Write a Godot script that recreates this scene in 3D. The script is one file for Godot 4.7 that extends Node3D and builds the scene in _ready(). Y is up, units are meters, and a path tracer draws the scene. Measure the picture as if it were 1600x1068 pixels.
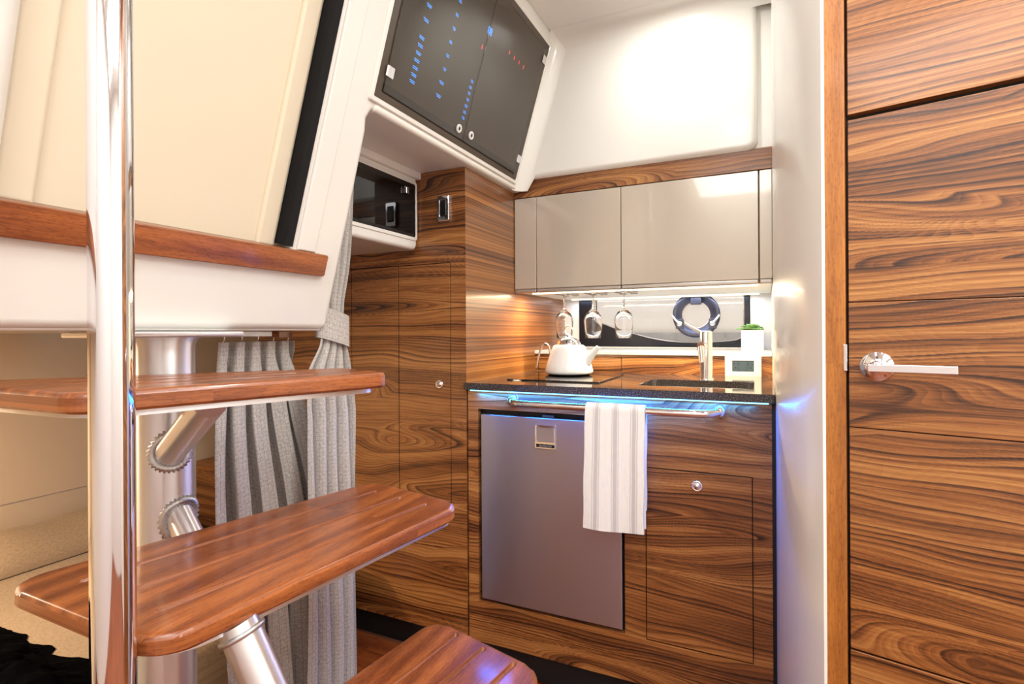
extends Node3D
# Galley corner of a motor-yacht cabin. World axes follow the galley: x along its front, z towards the room, y up, metres.

const LEAN_N := Vector3(0.95783, -0.28735, 0.0)
const LEAN_UP := Vector3(0.28735, 0.95783, 0.0)
const PANEL := [2.8, 1.4, 4.2]
const SPOT := [0.75, 0.9, 1.8]
var M := {}
var names := {}
var LX: Transform3D      # leaning cabin side: local x = -z, local y = up the slope, local z = out of the surface
var DX: Transform3D      # door bulkhead: local x along the door, y up, local z out of the face

# ---------------------------------------------------------------- mesh builder
class MB:
	var v := PackedVector3Array()
	var n := PackedVector3Array()
	var uv := PackedVector2Array()
	var ix := PackedInt32Array()
	var xf := Transform3D()
	var grain := "x"
	var shift := Vector2.ZERO

	func grained(g: String, s := Vector2.ZERO) -> MB:
		grain = g
		shift = s
		return self

	func at(t: Transform3D) -> MB:
		xf = t
		return self

	func auto_uv(p: Vector3, nn: Vector3) -> Vector2:
		var a := nn.abs()
		var r: Vector2
		if grain == "x":
			r = Vector2(p.x, p.y if a.y <= a.z else p.z)
		elif grain == "y":
			r = Vector2(p.y, p.x if a.x <= a.z else p.z)
		else:
			r = Vector2(p.z, p.y if a.y <= a.x else p.x)
		return r + shift

	func vert(p: Vector3, nn: Vector3, u = null) -> int:
		uv.append(auto_uv(p, nn) if u == null else u)
		v.append(xf * p)
		n.append((xf.basis * nn).normalized())
		return v.size() - 1

	func tri_i(a: int, b: int, c: int) -> void:
		var g := (v[b] - v[a]).cross(v[c] - v[a])
		if g.dot(n[a] + n[b] + n[c]) > 0.0:
			ix.append_array(PackedInt32Array([a, c, b]))
		else:
			ix.append_array(PackedInt32Array([a, b, c]))

	func quad_i(a: int, b: int, c: int, d: int) -> void:
		tri_i(a, b, c)
		tri_i(a, c, d)

	func quad(a: Vector3, b: Vector3, c: Vector3, d: Vector3, nn: Vector3) -> void:
		quad_i(vert(a, nn), vert(b, nn), vert(c, nn), vert(d, nn))

	func bx(lo: Vector3, hi: Vector3) -> MB:          # sharp box
		var c := (lo + hi) / 2.0
		var h := (hi - lo) / 2.0
		for k in 3:
			for s in [-1.0, 1.0]:
				var nn := Vector3.ZERO
				nn[k] = s
				var e1 := Vector3.ZERO
				var e2 := Vector3.ZERO
				e1[(k + 1) % 3] = h[(k + 1) % 3]
				e2[(k + 2) % 3] = h[(k + 2) % 3]
				var o: Vector3 = c + nn * h[k]
				quad(o - e1 - e2, o + e1 - e2, o + e1 + e2, o - e1 + e2, nn)
		return self

	func rbx(lo: Vector3, hi: Vector3, r := 0.003, k := 1) -> MB:   # box with rounded edges
		var c := (lo + hi) / 2.0
		var h := (hi - lo) / 2.0
		r = minf(r, minf(h.x, minf(h.y, h.z)) * 0.98)
		var inn := h - Vector3(r, r, r)
		for ax in 3:
			var u := (ax + 1) % 3
			var w := (ax + 2) % 3
			var tu := ticks(h[u], r, k)
			var tw := ticks(h[w], r, k)
			for s in [-1.0, 1.0]:
				var first := v.size()
				for a in tu:
					for b in tw:
						var p := Vector3.ZERO
						p[ax] = s * h[ax]
						p[u] = a
						p[w] = b
						var q := p.clamp(-inn, inn)
						var nn := (p - q).normalized()
						var flat := nn
						if absf(nn[ax]) > 0.999:
							flat = Vector3.ZERO
							flat[ax] = s
						vert(c + q + nn * r, flat)
				var m := tw.size()
				for i in tu.size() - 1:
					for j in m - 1:
						quad_i(first + i * m + j, first + (i + 1) * m + j, first + (i + 1) * m + j + 1, first + i * m + j + 1)
		return self

	func ticks(h: float, r: float, k: int) -> Array:
		var t := []
		for i in k + 1:
			t.append(-h + r * i / k)
		for i in k + 1:
			t.append(h - r + r * i / k)
		return t

	func lathe(prof: Array, segs := 32, c := Vector3.ZERO, b := Basis()) -> MB:   # prof: Vector2(radius, height), bottom to top
		var m := prof.size()
		var nr := []
		for i in m:
			var d := Vector2.ZERO
			if i > 0:
				d += ((prof[i] as Vector2) - (prof[i - 1] as Vector2)).normalized()
			if i < m - 1:
				d += ((prof[i + 1] as Vector2) - (prof[i] as Vector2)).normalized()
			nr.append(Vector2(d.y, -d.x).normalized())
		var first := v.size()
		for j in segs + 1:
			var a := TAU * j / segs
			for i in m:
				var p: Vector2 = prof[i]
				var q: Vector2 = nr[i]
				vert(c + b * Vector3(p.x * cos(a), p.y, p.x * sin(a)), b * Vector3(q.x * cos(a), q.y, q.x * sin(a)))
		for j in segs:
			for i in m - 1:
				quad_i(first + j * m + i, first + (j + 1) * m + i, first + (j + 1) * m + i + 1, first + j * m + i + 1)
		return self

	func tube(path: Array, rad, segs := 16, caps := true, closed := false) -> MB:
		var m := path.size()
		var first := v.size()
		var up := Vector3.ZERO
		for i in m:
			var t: Vector3
			if closed:
				t = (path[(i + 1) % m] - path[(i + m - 1) % m]).normalized()
			else:
				t = (path[mini(i + 1, m - 1)] - path[maxi(i - 1, 0)]).normalized()
			if up == Vector3.ZERO:
				up = t.cross(Vector3.UP if absf(t.y) < 0.9 else Vector3.RIGHT).normalized()
			up = (up - t * up.dot(t)).normalized()
			var w := t.cross(up)
			var r: float = rad[i] if rad is Array else rad
			for j in segs + 1:
				var a := TAU * j / segs
				var nn := up * cos(a) + w * sin(a)
				vert(path[i] + nn * r, nn, Vector2(float(j) / segs * 0.2, i * 0.02))
		var rows := m if closed else m - 1
		for i in rows:
			for j in segs:
				var p := first + i * (segs + 1) + j
				var q := first + ((i + 1) % m) * (segs + 1) + j
				quad_i(p, q, q + 1, p + 1)
		if caps and not closed:
			for e in [0, m - 1]:
				var t2: Vector3 = (path[0] - path[1]).normalized() if e == 0 else (path[m - 1] - path[m - 2]).normalized()
				var c := vert(path[e], t2)
				var ring := []
				for j in segs + 1:
					ring.append(vert(xf.affine_inverse() * v[first + e * (segs + 1) + j], t2))
				for j in segs:
					tri_i(c, ring[j], ring[j + 1])
		return self

	static func ccw(poly: PackedVector2Array) -> PackedVector2Array:
		var q := poly.duplicate()
		if Geometry2D.is_polygon_clockwise(q):
			q.reverse()
		return q

	func prism(poly_in: PackedVector2Array, z0: float, z1: float, bev := 0.0, segs := 3) -> MB:
		# polygon in local xy, its face at z1 with rounded rim
		var poly := MB.ccw(poly_in)
		var area := 0.0
		for i in poly.size():
			area += poly[i].cross(poly[(i + 1) % poly.size()])
		if area < 0.0:
			poly.reverse()
		var m := poly.size()
		var en := []
		for i in m:
			var d := (poly[(i + 1) % m] - poly[i]).normalized()
			en.append(Vector2(d.y, -d.x))
		var prof := [[0.0, z0, 1.0, 0.0]]
		if bev <= 0.0:
			prof.append([0.0, z1, 1.0, 0.0])
		else:
			for k in segs + 1:
				var a := PI / 2 * k / segs
				prof.append([bev * (1.0 - cos(a)), z1 - bev * (1.0 - sin(a)), cos(a), sin(a)])
		for i in m:
			var j := (i + 1) % m
			var e: Vector2 = en[i]
			var ends := []
			for q in [i, j]:
				var ea: Vector2 = en[(q + m - 1) % m]
				var eb: Vector2 = en[q]
				var mit := (ea + eb) / maxf(0.15, 1.0 + ea.dot(eb))
				var nn := (ea + eb).normalized() if ea.dot(eb) > 0.5 else e
				ends.append([poly[q], mit, nn])
			var first := v.size()
			for en2 in ends:
				for pr in prof:
					var p: Vector2 = en2[0] - en2[1] * pr[0]
					var nv: Vector2 = en2[2]
					vert(Vector3(p.x, p.y, pr[1]), Vector3(nv.x * pr[2], nv.y * pr[2], pr[3]))
			var w := prof.size()
			for k in w - 1:
				quad_i(first + k, first + w + k, first + w + k + 1, first + k + 1)
		var tris := Geometry2D.triangulate_polygon(poly)
		for face in [[z1, bev, 1.0], [z0, 0.0, -1.0]]:
			var first := v.size()
			for i in m:
				var ea: Vector2 = en[(i + m - 1) % m]
				var eb: Vector2 = en[i]
				var p: Vector2 = poly[i] - (ea + eb) / maxf(0.15, 1.0 + ea.dot(eb)) * face[1]
				vert(Vector3(p.x, p.y, face[0]), Vector3(0, 0, face[2]))
			for k in tris.size() / 3:
				tri_i(first + tris[k * 3], first + tris[k * 3 + 1], first + tris[k * 3 + 2])
		return self

	func ring(o: PackedVector2Array, i_: PackedVector2Array, z0: float, z1: float, bev := 0.0) -> MB:
		# plate with a hole: outer and inner loop of equal count, both counter-clockwise; face at z1
		var m := o.size()
		var c := Vector2.ZERO
		for p in i_:
			c += p / m
		for a in m:
			var b := (a + 1) % m
			var so := (o[a] - o[b]).orthogonal().normalized()
			var no := Vector3(so.x, so.y, 0)
			if (o[a] - c).dot(so) < 0:
				no = -no
			var si := (i_[a] - i_[b]).orthogonal().normalized()
			var ni := Vector3(si.x, si.y, 0)
			if (i_[a] - c).dot(si) > 0:
				ni = -ni
			var f := Vector3(0, 0, 1)
			var oa := v3(o[a], z1)
			var ob := v3(o[b], z1)
			var ia := v3(i_[a], z1)
			var ib := v3(i_[b], z1)
			if bev > 0.0:
				var k := bev / maxf(0.0001, o[a].distance_to(i_[a]))
				var k2 := bev / maxf(0.0001, o[b].distance_to(i_[b]))
				oa = v3(o[a].lerp(i_[a], k), z1)
				ob = v3(o[b].lerp(i_[b], k2), z1)
				ia = v3(i_[a].lerp(o[a], k), z1)
				ib = v3(i_[b].lerp(o[b], k2), z1)
				quad(v3(o[a], z1 - bev), v3(o[b], z1 - bev), ob, oa, (no + f).normalized())
				quad(v3(i_[a], z1 - bev), v3(i_[b], z1 - bev), ib, ia, (ni + f).normalized())
			quad(oa, ob, ib, ia, f)
			quad(v3(o[a], z0), v3(o[b], z0), v3(i_[b], z0), v3(i_[a], z0), -f)
			quad(v3(o[a], z0), v3(o[b], z0), v3(o[b], z1 - bev), v3(o[a], z1 - bev), no)
			quad(v3(i_[a], z0), v3(i_[b], z0), v3(i_[b], z1 - bev), v3(i_[a], z1 - bev), ni)
		return self

	func v3(p: Vector2, z: float) -> Vector3:
		return Vector3(p.x, p.y, z)

	func sheet(nu: int, nv: int, f: Callable, th := 0.0, us := 1.0, vs := 1.0) -> MB:   # f(u, v) -> point; us, vs: metres of cloth
		var e := 0.0015
		var sides := [1.0] if th <= 0.0 else [1.0, -1.0]
		var starts := []
		for s in sides:
			starts.append(v.size())
			for i in nu + 1:
				for j in nv + 1:
					var a := float(i) / nu
					var b := float(j) / nv
					var p: Vector3 = f.call(a, b)
					var du: Vector3 = f.call(a + e, b) - f.call(a - e, b)
					var dv: Vector3 = f.call(a, b + e) - f.call(a, b - e)
					var nn: Vector3 = du.cross(dv).normalized() * s
					vert(p + nn * th * 0.5, nn, Vector2(a * us, b * vs))
			for i in nu:
				for j in nv:
					var q: int = starts[-1] + i * (nv + 1) + j
					quad_i(q, q + nv + 1, q + nv + 2, q + 1)
		if sides.size() == 2:
			var rim := []
			for i in nu + 1:
				rim.append(i * (nv + 1))
			for j in range(1, nv + 1):
				rim.append(nu * (nv + 1) + j)
			for i in range(nu - 1, -1, -1):
				rim.append(i * (nv + 1) + nv)
			for j in range(nv - 1, 0, -1):
				rim.append(j)
			for k in rim.size():
				var a: int = rim[k]
				var b: int = rim[(k + 1) % rim.size()]
				var s0: int = starts[0]
				var s1: int = starts[1]
				var inv := xf.affine_inverse()
				var pa := inv * v[s0 + a]
				var pb := inv * v[s0 + b]
				var pc := inv * v[s1 + b]
				var pd := inv * v[s1 + a]
				var nn := (pb - pa).cross(pd - pa).normalized()
				quad(pa, pb, pc, pd, nn)
		return self

	func mesh(inv := Transform3D()) -> ArrayMesh:
		var arr := []
		arr.resize(Mesh.ARRAY_MAX)
		var vv := v
		var nn := n
		if inv != Transform3D():
			vv = inv * v
			nn = Transform3D(inv.basis, Vector3.ZERO) * n
		arr[Mesh.ARRAY_VERTEX] = vv
		arr[Mesh.ARRAY_NORMAL] = nn
		arr[Mesh.ARRAY_TEX_UV] = uv
		arr[Mesh.ARRAY_INDEX] = ix
		var am := ArrayMesh.new()
		am.add_surface_from_arrays(Mesh.PRIMITIVE_TRIANGLES, arr)
		return am

static func rrect(x0: float, y0: float, x1: float, y1: float, r: float, k := 5) -> PackedVector2Array:
	var out := PackedVector2Array()
	for q in 4:
		var c := Vector2(x1 - r if q == 0 or q == 3 else x0 + r, y1 - r if q < 2 else y0 + r)
		for i in k + 1:
			var a := PI / 2 * (q + float(i) / k)
			out.append(c + Vector2(cos(a), sin(a)) * r)
	return out

static func disc(c: Vector2, rx: float, ry := -1.0, k := 48) -> PackedVector2Array:
	var out := PackedVector2Array()
	for i in k:
		var a := TAU * i / k
		out.append(c + Vector2(cos(a) * rx, sin(a) * (rx if ry < 0 else ry)))
	return out

# ---------------------------------------------------------------- scene graph helpers
func numbered(called: String) -> String:
	names[called] = names.get(called, -1) + 1
	return called if names[called] == 0 else "%s_%03d" % [called, names[called]]

func tag(o: Node, label: String, category: String, group := "") -> Node:
	o.set_meta("label", label)
	o.set_meta("category", category)
	if group:
		o.set_meta("group", group)
	return o

func thing(called: String, label: String, category: String, base: Vector3, group := "") -> Node3D:
	var o := Node3D.new()
	o.name = numbered(called)
	add_child(o)
	o.position = base
	tag(o, label, category, group)
	return o

func struct_root(called: String, base: Vector3) -> Node3D:
	var o := Node3D.new()
	o.name = called
	add_child(o)
	o.position = base
	o.set_meta("kind", "structure")
	return o

func root_xf(p: Node) -> Transform3D:
	var t := Transform3D()
	while p != self:
		t = p.transform * t
		p = p.get_parent()
	return t

func part(called: String, mb: MB, mat: Material, parent: Node, label := "") -> MeshInstance3D:
	var o := MeshInstance3D.new()
	o.name = called
	o.mesh = mb.mesh(root_xf(parent).affine_inverse())
	o.material_override = mat
	parent.add_child(o, true)
	if label:
		o.set_meta("label", label)
	return o

func solo(called: String, mb: MB, mat: Material, label: String, category: String, base: Vector3, group := "") -> MeshInstance3D:
	var o := MeshInstance3D.new()
	o.name = numbered(called)
	o.mesh = mb.mesh(Transform3D(Basis(), -base))
	o.material_override = mat
	add_child(o)
	o.position = base
	tag(o, label, category, group)
	return o

func struct(called: String, mb: MB, mat: Material, parent: Node = self) -> MeshInstance3D:
	var o := part(called, mb, mat, parent)
	if parent == self:
		o.set_meta("kind", "structure")
	return o

func V(x: float, y: float, z: float) -> Vector3:
	return Vector3(x, y, z)

func mb(g := "x", s := Vector2.ZERO) -> MB:
	return MB.new().grained(g, s)

# ---------------------------------------------------------------- materials
func mat(color: Color, rough := 0.5, metal := 0.0) -> StandardMaterial3D:
	var m := StandardMaterial3D.new()
	m.albedo_color = color
	m.roughness = rough
	m.metallic = metal
	return m

func rgb(r: float, g: float, b: float) -> Color:
	return Color(r / 255.0, g / 255.0, b / 255.0)

func noise(sd: int, oct := 1) -> FastNoiseLite:
	var f := FastNoiseLite.new()
	f.seed = sd
	f.noise_type = FastNoiseLite.TYPE_SIMPLEX_SMOOTH
	f.frequency = 1.0
	f.fractal_type = FastNoiseLite.FRACTAL_FBM if oct > 1 else FastNoiseLite.FRACTAL_NONE
	f.fractal_octaves = oct
	return f

func figured_wood() -> ImageTexture:      # veneer with cathedral figure, 2.0 m x 1.5 m, grain along u
	var w := 1536
	var h := 1152
	var n1 := noise(11)
	var n2 := noise(23)
	var n3 := noise(37)
	var n4 := noise(41)
	var n5 := noise(59)
	var data := PackedByteArray()
	data.resize(w * h * 3)
	var k := 0
	for j in h:
		var y := 1.5 * j / h
		for i in w:
			var x := 2.0 * i / w
			var big := n1.get_noise_2d(x * 0.8, y * 6.0)
			var spot := clampf((n5.get_noise_2d(x * 0.9 + 3.0, y * 3.4) - 0.02) * 2.4, 0.0, 1.0)
			var wig := n2.get_noise_2d(x * 3.4, y * 13.0)
			var hh := y * 92.0 + big * (2.4 + 9.5 * spot) + wig * 0.55
			var t := hh - floorf(hh)
			var id := floorf(hh)
			var hash_ := sin(id * 12.9898) * 43758.5453
			hash_ = hash_ - floorf(hash_)
			var tone := n4.get_noise_2d(x * 0.7 + 7.0, hh * 0.21)
			var fine := hh * 2.7 + wig * 0.8
			fine = fine - floorf(fine)
			var fib := n3.get_noise_2d(x * 7.0, y * 430.0)
			var late := t * t * (1.0 if t < 0.9 else (1.0 - t) / 0.1)
			var d := 0.33 + 0.30 * tone + late * (0.28 + 0.72 * hash_ * hash_) + 0.17 * (fine - 0.5) + 0.16 * fib
			d = clampf(d, 0.0, 1.0)
			var r: float
			var g: float
			var b: float
			if d < 0.45:
				var q := d / 0.45
				r = lerpf(188, 139, q)
				g = lerpf(135, 85, q)
				b = lerpf(76, 42, q)
			else:
				var q := (d - 0.45) / 0.55
				r = lerpf(139, 46, q)
				g = lerpf(85, 24, q)
				b = lerpf(42, 12, q)
			data[k] = int(r)
			data[k + 1] = int(g)
			data[k + 2] = int(b)
			k += 3
	return ImageTexture.create_from_image(Image.create_from_data(w, h, false, Image.FORMAT_RGB8, data))

func plain_wood(sd: int, light: Color, dark: Color, streak: float) -> ImageTexture:    # straight close grain with pores, 1.0 m x 0.5 m
	var w := 768
	var h := 384
	var n1 := noise(sd)
	var n2 := noise(sd + 5)
	var n3 := noise(sd + 9)
	var data := PackedByteArray()
	data.resize(w * h * 3)
	var k := 0
	for j in h:
		var y := 0.5 * j / h
		for i in w:
			var x := 1.0 * i / w
			var band := n1.get_noise_2d(x * 1.6, y * 26.0)
			var fibre := n2.get_noise_2d(x * 14.0, y * 330.0)
			var pore := n3.get_noise_2d(x * 55.0, y * 620.0)
			var d := 0.42 + streak * band + 0.22 * fibre + (0.28 if pore > 0.52 else 0.0)
			var c := light.lerp(dark, clampf(d, 0.0, 1.0))
			data[k] = int(c.r * 255)
			data[k + 1] = int(c.g * 255)
			data[k + 2] = int(c.b * 255)
			k += 3
	return ImageTexture.create_from_image(Image.create_from_data(w, h, false, Image.FORMAT_RGB8, data))

func linen(base: Color, thread: Color, every: int) -> ImageTexture:    # 8 cm x 8 cm of slubby check cloth
	var w := 320
	var n1 := noise(71)
	var rng := RandomNumberGenerator.new()
	rng.seed = 5
	var im := Image.create(w, w, false, Image.FORMAT_RGB8)
	for j in w:
		for i in w:
			var d := 0.28 * n1.get_noise_2d(i * 0.35, j * 0.02) + 0.28 * n1.get_noise_2d(i * 0.02 + 50.0, j * 0.35) + rng.randf_range(-0.12, 0.12)
			if every > 0:
				if i % every < 2:
					d += 0.46 + 0.16 * n1.get_noise_2d(i * 3.0, j * 0.03)
				if j % every < 2:
					d += 0.40 + 0.16 * n1.get_noise_2d(i * 0.03, j * 3.0)
			im.set_pixel(i, j, base.lerp(thread, clampf(d + 0.15, 0.0, 1.0)))
	return ImageTexture.create_from_image(im)

func towel_print() -> ImageTexture:      # woven stripes across the towel, u over its width
	var w := 256
	var im := Image.create(w, 64, false, Image.FORMAT_RGB8)
	var rng := RandomNumberGenerator.new()
	rng.seed = 8
	for i in w:
		var u := float(i) / w
		var s := 0.0
		for c in [0.20, 0.52, 0.83]:
			var d := absf(u - c)
			if d < 0.032:
				s = 0.75
			elif d > 0.045 and d < 0.062:
				s = 0.6
		for j in 64:
			var c2 := rgb(247, 245, 244).lerp(rgb(196, 192, 194), s)
			im.set_pixel(i, j, c2.darkened(rng.randf_range(0.0, 0.05)))
	return ImageTexture.create_from_image(im)

func wood_mat(tex: Texture2D, tint: Color, rough: float, sx: float, sy: float, coat := 0.0) -> StandardMaterial3D:
	var m := mat(tint, rough)
	m.albedo_texture = tex
	m.uv1_scale = V(sx, sy, 1)
	if coat > 0.0:
		m.clearcoat_enabled = true
		m.clearcoat = coat
		m.clearcoat_roughness = 0.12
	return m

func cloth_mat(tex: Texture2D, per_m: float) -> StandardMaterial3D:
	var m := mat(Color.WHITE, 0.95)
	m.albedo_texture = tex
	m.uv1_scale = V(per_m, per_m, 1)
	m.metallic_specular = 0.2
	m.rim_enabled = true
	m.rim = 0.3
	return m

func glow(color: Color, e: float) -> StandardMaterial3D:
	var m := mat(color, 0.4)
	m.emission_enabled = true
	m.emission = color
	m.emission_energy_multiplier = e
	return m

func materials() -> void:
	var fig := figured_wood()
	M.veneer = wood_mat(fig, Color.WHITE, 0.34, 0.5, 1.0 / 1.5, 0.25)
	var teak := plain_wood(101, rgb(178, 104, 52), rgb(96, 44, 20), 0.42)
	M.teak = wood_mat(teak, Color.WHITE, 0.36, 1.0, 2.0, 0.35)
	M.sapele = wood_mat(plain_wood(151, rgb(196, 128, 56), rgb(128, 72, 28), 0.22), Color.WHITE, 0.42, 1.0, 2.0, 0.15)
	M.sole = wood_mat(teak, rgb(240, 214, 170), 0.4, 1.0, 2.0)
	M.gelcoat = mat(rgb(238, 236, 229), 0.26)
	M.gelcoat.clearcoat_enabled = true
	M.gelcoat.clearcoat = 0.25
	M.gelcoat.clearcoat_roughness = 0.06
	M.headliner = mat(rgb(238, 234, 228), 0.5)
	M.acrylic = mat(rgb(232, 221, 196), 0.3)
	M.white_wall = mat(rgb(244, 245, 247), 0.5)
	M.berth_wall = mat(rgb(228, 208, 180), 0.7)
	M.chrome = mat(rgb(236, 236, 240), 0.05, 1.0)
	M.brushed = mat(rgb(228, 227, 228), 0.36, 0.92)
	M.brushed.anisotropy_enabled = true
	M.brushed.anisotropy = -0.85
	M.weld = mat(rgb(196, 196, 196), 0.42, 1.0)
	M.fridge_steel = mat(rgb(190, 186, 196), 0.30, 0.94)
	M.fridge_steel.anisotropy_enabled = true
	M.fridge_steel.anisotropy = 0.75
	M.sink_steel = mat(rgb(222, 222, 222), 0.3, 0.6)
	M.black = mat(rgb(10, 10, 11), 0.6)
	M.brush_seal = mat(rgb(8, 8, 9), 0.95)
	M.panel_brown = mat(rgb(74, 62, 50), 0.45)
	M.switch_plate = mat(rgb(112, 90, 62), 0.55)
	M.dark_plastic = mat(rgb(24, 23, 23), 0.3)
	M.grey_plastic = mat(rgb(60, 78, 92), 0.4)
	M.white_plastic = mat(rgb(226, 226, 222), 0.35)
	M.lacquer = mat(rgb(196, 185, 170), 0.2, 0.2)
	M.lacquer.clearcoat_enabled = true
	M.lacquer.clearcoat = 0.7
	M.lacquer.clearcoat_roughness = 0.04
	M.lip_steel = mat(rgb(190, 184, 178), 0.3, 0.8)
	M.ceramic = mat(rgb(250, 249, 246), 0.12)
	M.cooktop = mat(rgb(16, 16, 18), 0.04)
	M.shelf_stone = mat(rgb(190, 196, 202), 0.25)
	var sp := FastNoiseLite.new()
	sp.seed = 3
	sp.noise_type = FastNoiseLite.TYPE_SIMPLEX
	sp.frequency = 0.16
	var spec := NoiseTexture2D.new()
	spec.width = 256
	spec.height = 256
	spec.seamless = true
	spec.noise = sp
	var ramp := Gradient.new()
	ramp.offsets = PackedFloat32Array([0.0, 0.5, 0.74, 0.9])
	ramp.colors = PackedColorArray([rgb(24, 22, 24), rgb(52, 46, 46), rgb(78, 70, 68), rgb(190, 186, 186)])
	spec.color_ramp = ramp
	M.stone = mat(Color.WHITE, 0.07)
	M.stone.albedo_texture = spec
	M.stone.uv1_triplanar = true
	M.stone.uv1_world_triplanar = true
	M.stone.uv1_scale = V(6, 6, 6)
	M.linen = cloth_mat(linen(rgb(212, 207, 200), rgb(70, 66, 66), 40), 12.5)
	M.upholstery = cloth_mat(linen(rgb(188, 166, 138), rgb(100, 80, 58), 0), 9.0)
	M.towel = mat(Color.WHITE, 0.95)
	M.towel.albedo_texture = towel_print()
	M.matte_black = mat(rgb(5, 5, 6), 1.0)
	M.matte_black.metallic_specular = 0.1
	M.leaf = mat(rgb(120, 178, 112), 0.45)
	M.leaf.subsurf_scatter_enabled = true
	M.leaf.subsurf_scatter_strength = 0.2
	M.soil = mat(rgb(64, 46, 34), 0.95)
	M.pane = mat(Color(1, 1, 1, 0.03), 0.0)
	M.pane.transparency = BaseMaterial3D.TRANSPARENCY_ALPHA
	M.smoked = mat(Color(0.20, 0.145, 0.09, 0.42), 0.02)
	M.smoked.transparency = BaseMaterial3D.TRANSPARENCY_ALPHA
	M.glass = mat(Color(1, 1, 1, 0.0), 0.0)
	M.glass.refraction_enabled = true
	M.glass.refraction_scale = 0.05
	M.black_glass = mat(rgb(9, 8, 8), 0.03)
	M.frame_alloy = mat(rgb(44, 47, 56), 0.28, 0.85)
	M.port_alloy = mat(rgb(70, 74, 92), 0.35, 0.8)
	M.sea = mat(rgb(122, 120, 112), 0.3)
	var wv := NoiseTexture2D.new()
	wv.width = 256
	wv.height = 256
	wv.seamless = true
	wv.noise = noise(9, 3)
	wv.noise.frequency = 0.03
	M.sea.heightmap_enabled = true
	M.sea.heightmap_texture = wv
	M.sea.heightmap_scale = 25.0
	M.sea.uv1_scale = V(0.02, 0.12, 1)
	M.blue_led = glow(rgb(120, 210, 255), 8.0)
	M.label_blue = glow(rgb(50, 150, 255), 9.0)
	M.red_led = glow(rgb(255, 50, 60), 6.0)
	M.green_led = glow(rgb(150, 170, 20), 1.5)
	M.warm_led = glow(rgb(255, 236, 206), 4.0)
	M.lamp = glow(rgb(255, 247, 236), 3.0)

# ---------------------------------------------------------------- lights
func area(called: String, parent: Node, at: Vector3, face: Vector3, size: Vector2, color: Color, e: float) -> void:
	var l := AreaLight3D.new()
	l.name = called
	parent.add_child(l)
	var up := Vector3.UP if absf(face.y) < 0.9 else Vector3.BACK
	l.transform = root_xf(parent).affine_inverse() * Transform3D(Basis.looking_at(face, up), at)
	l.area_size = size
	l.light_color = color
	l.light_energy = e
	l.area_range = 8.0
	l.area_attenuation = 2.0
	l.shadow_enabled = true

func _ready() -> void:
	# --- camera: 1600 x 1068, focal length 845 px, horizon 15 px above the middle, a slight roll
	var cam := Camera3D.new()
	cam.name = "camera"
	add_child(cam)
	cam.position = V(0.8696, 1.06, 1.5116)
	cam.rotation = V(0, deg_to_rad(25.05), 0)
	cam.basis = cam.basis * Basis(Vector3.BACK, -0.006)
	cam.projection = Camera3D.PROJECTION_FRUSTUM
	cam.near = 0.05
	cam.far = 900.0
	cam.size = 0.05 * 1068.0 / 845.0
	cam.frustum_offset = Vector2(0, -0.05 * 15.0 / 845.0)
	cam.current = true
	# --- sky, exposure
	var we := WorldEnvironment.new()
	we.name = "surroundings"
	var env := Environment.new()
	var sm := ProceduralSkyMaterial.new()
	sm.sky_top_color = rgb(206, 206, 210)
	sm.sky_horizon_color = rgb(240, 226, 208)
	sm.ground_bottom_color = rgb(150, 148, 142)
	sm.ground_horizon_color = rgb(190, 184, 174)
	sm.sky_energy_multiplier = 1.35
	sm.ground_energy_multiplier = 1.15
	var sky := Sky.new()
	sky.sky_material = sm
	env.background_mode = Environment.BG_SKY
	env.sky = sky
	env.ambient_light_source = Environment.AMBIENT_SOURCE_SKY
	env.tonemap_mode = Environment.TONE_MAPPER_LINEAR
	env.tonemap_exposure = 0.46
	env.sdfgi_enabled = true
	env.ssao_enabled = true
	env.ssil_enabled = true
	we.environment = env
	add_child(we)
	LX = Transform3D(Basis(V(0, 0, -1), LEAN_UP, LEAN_N), V(0.03, 1.632, 0))
	DX = Transform3D(Basis(V(0.97237, 0, 0.23345), Vector3.UP, V(-0.23345, 0, 0.97237)), V(0.9635, 0, 0.37))
	materials()
	fill_and_downlights()
	room()
	cabin_side()
	door()
	window()
	locker()
	galley()
	uppers()
	counter_things()
	panel()
	stairs()
	curtains()
	berth()

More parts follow.
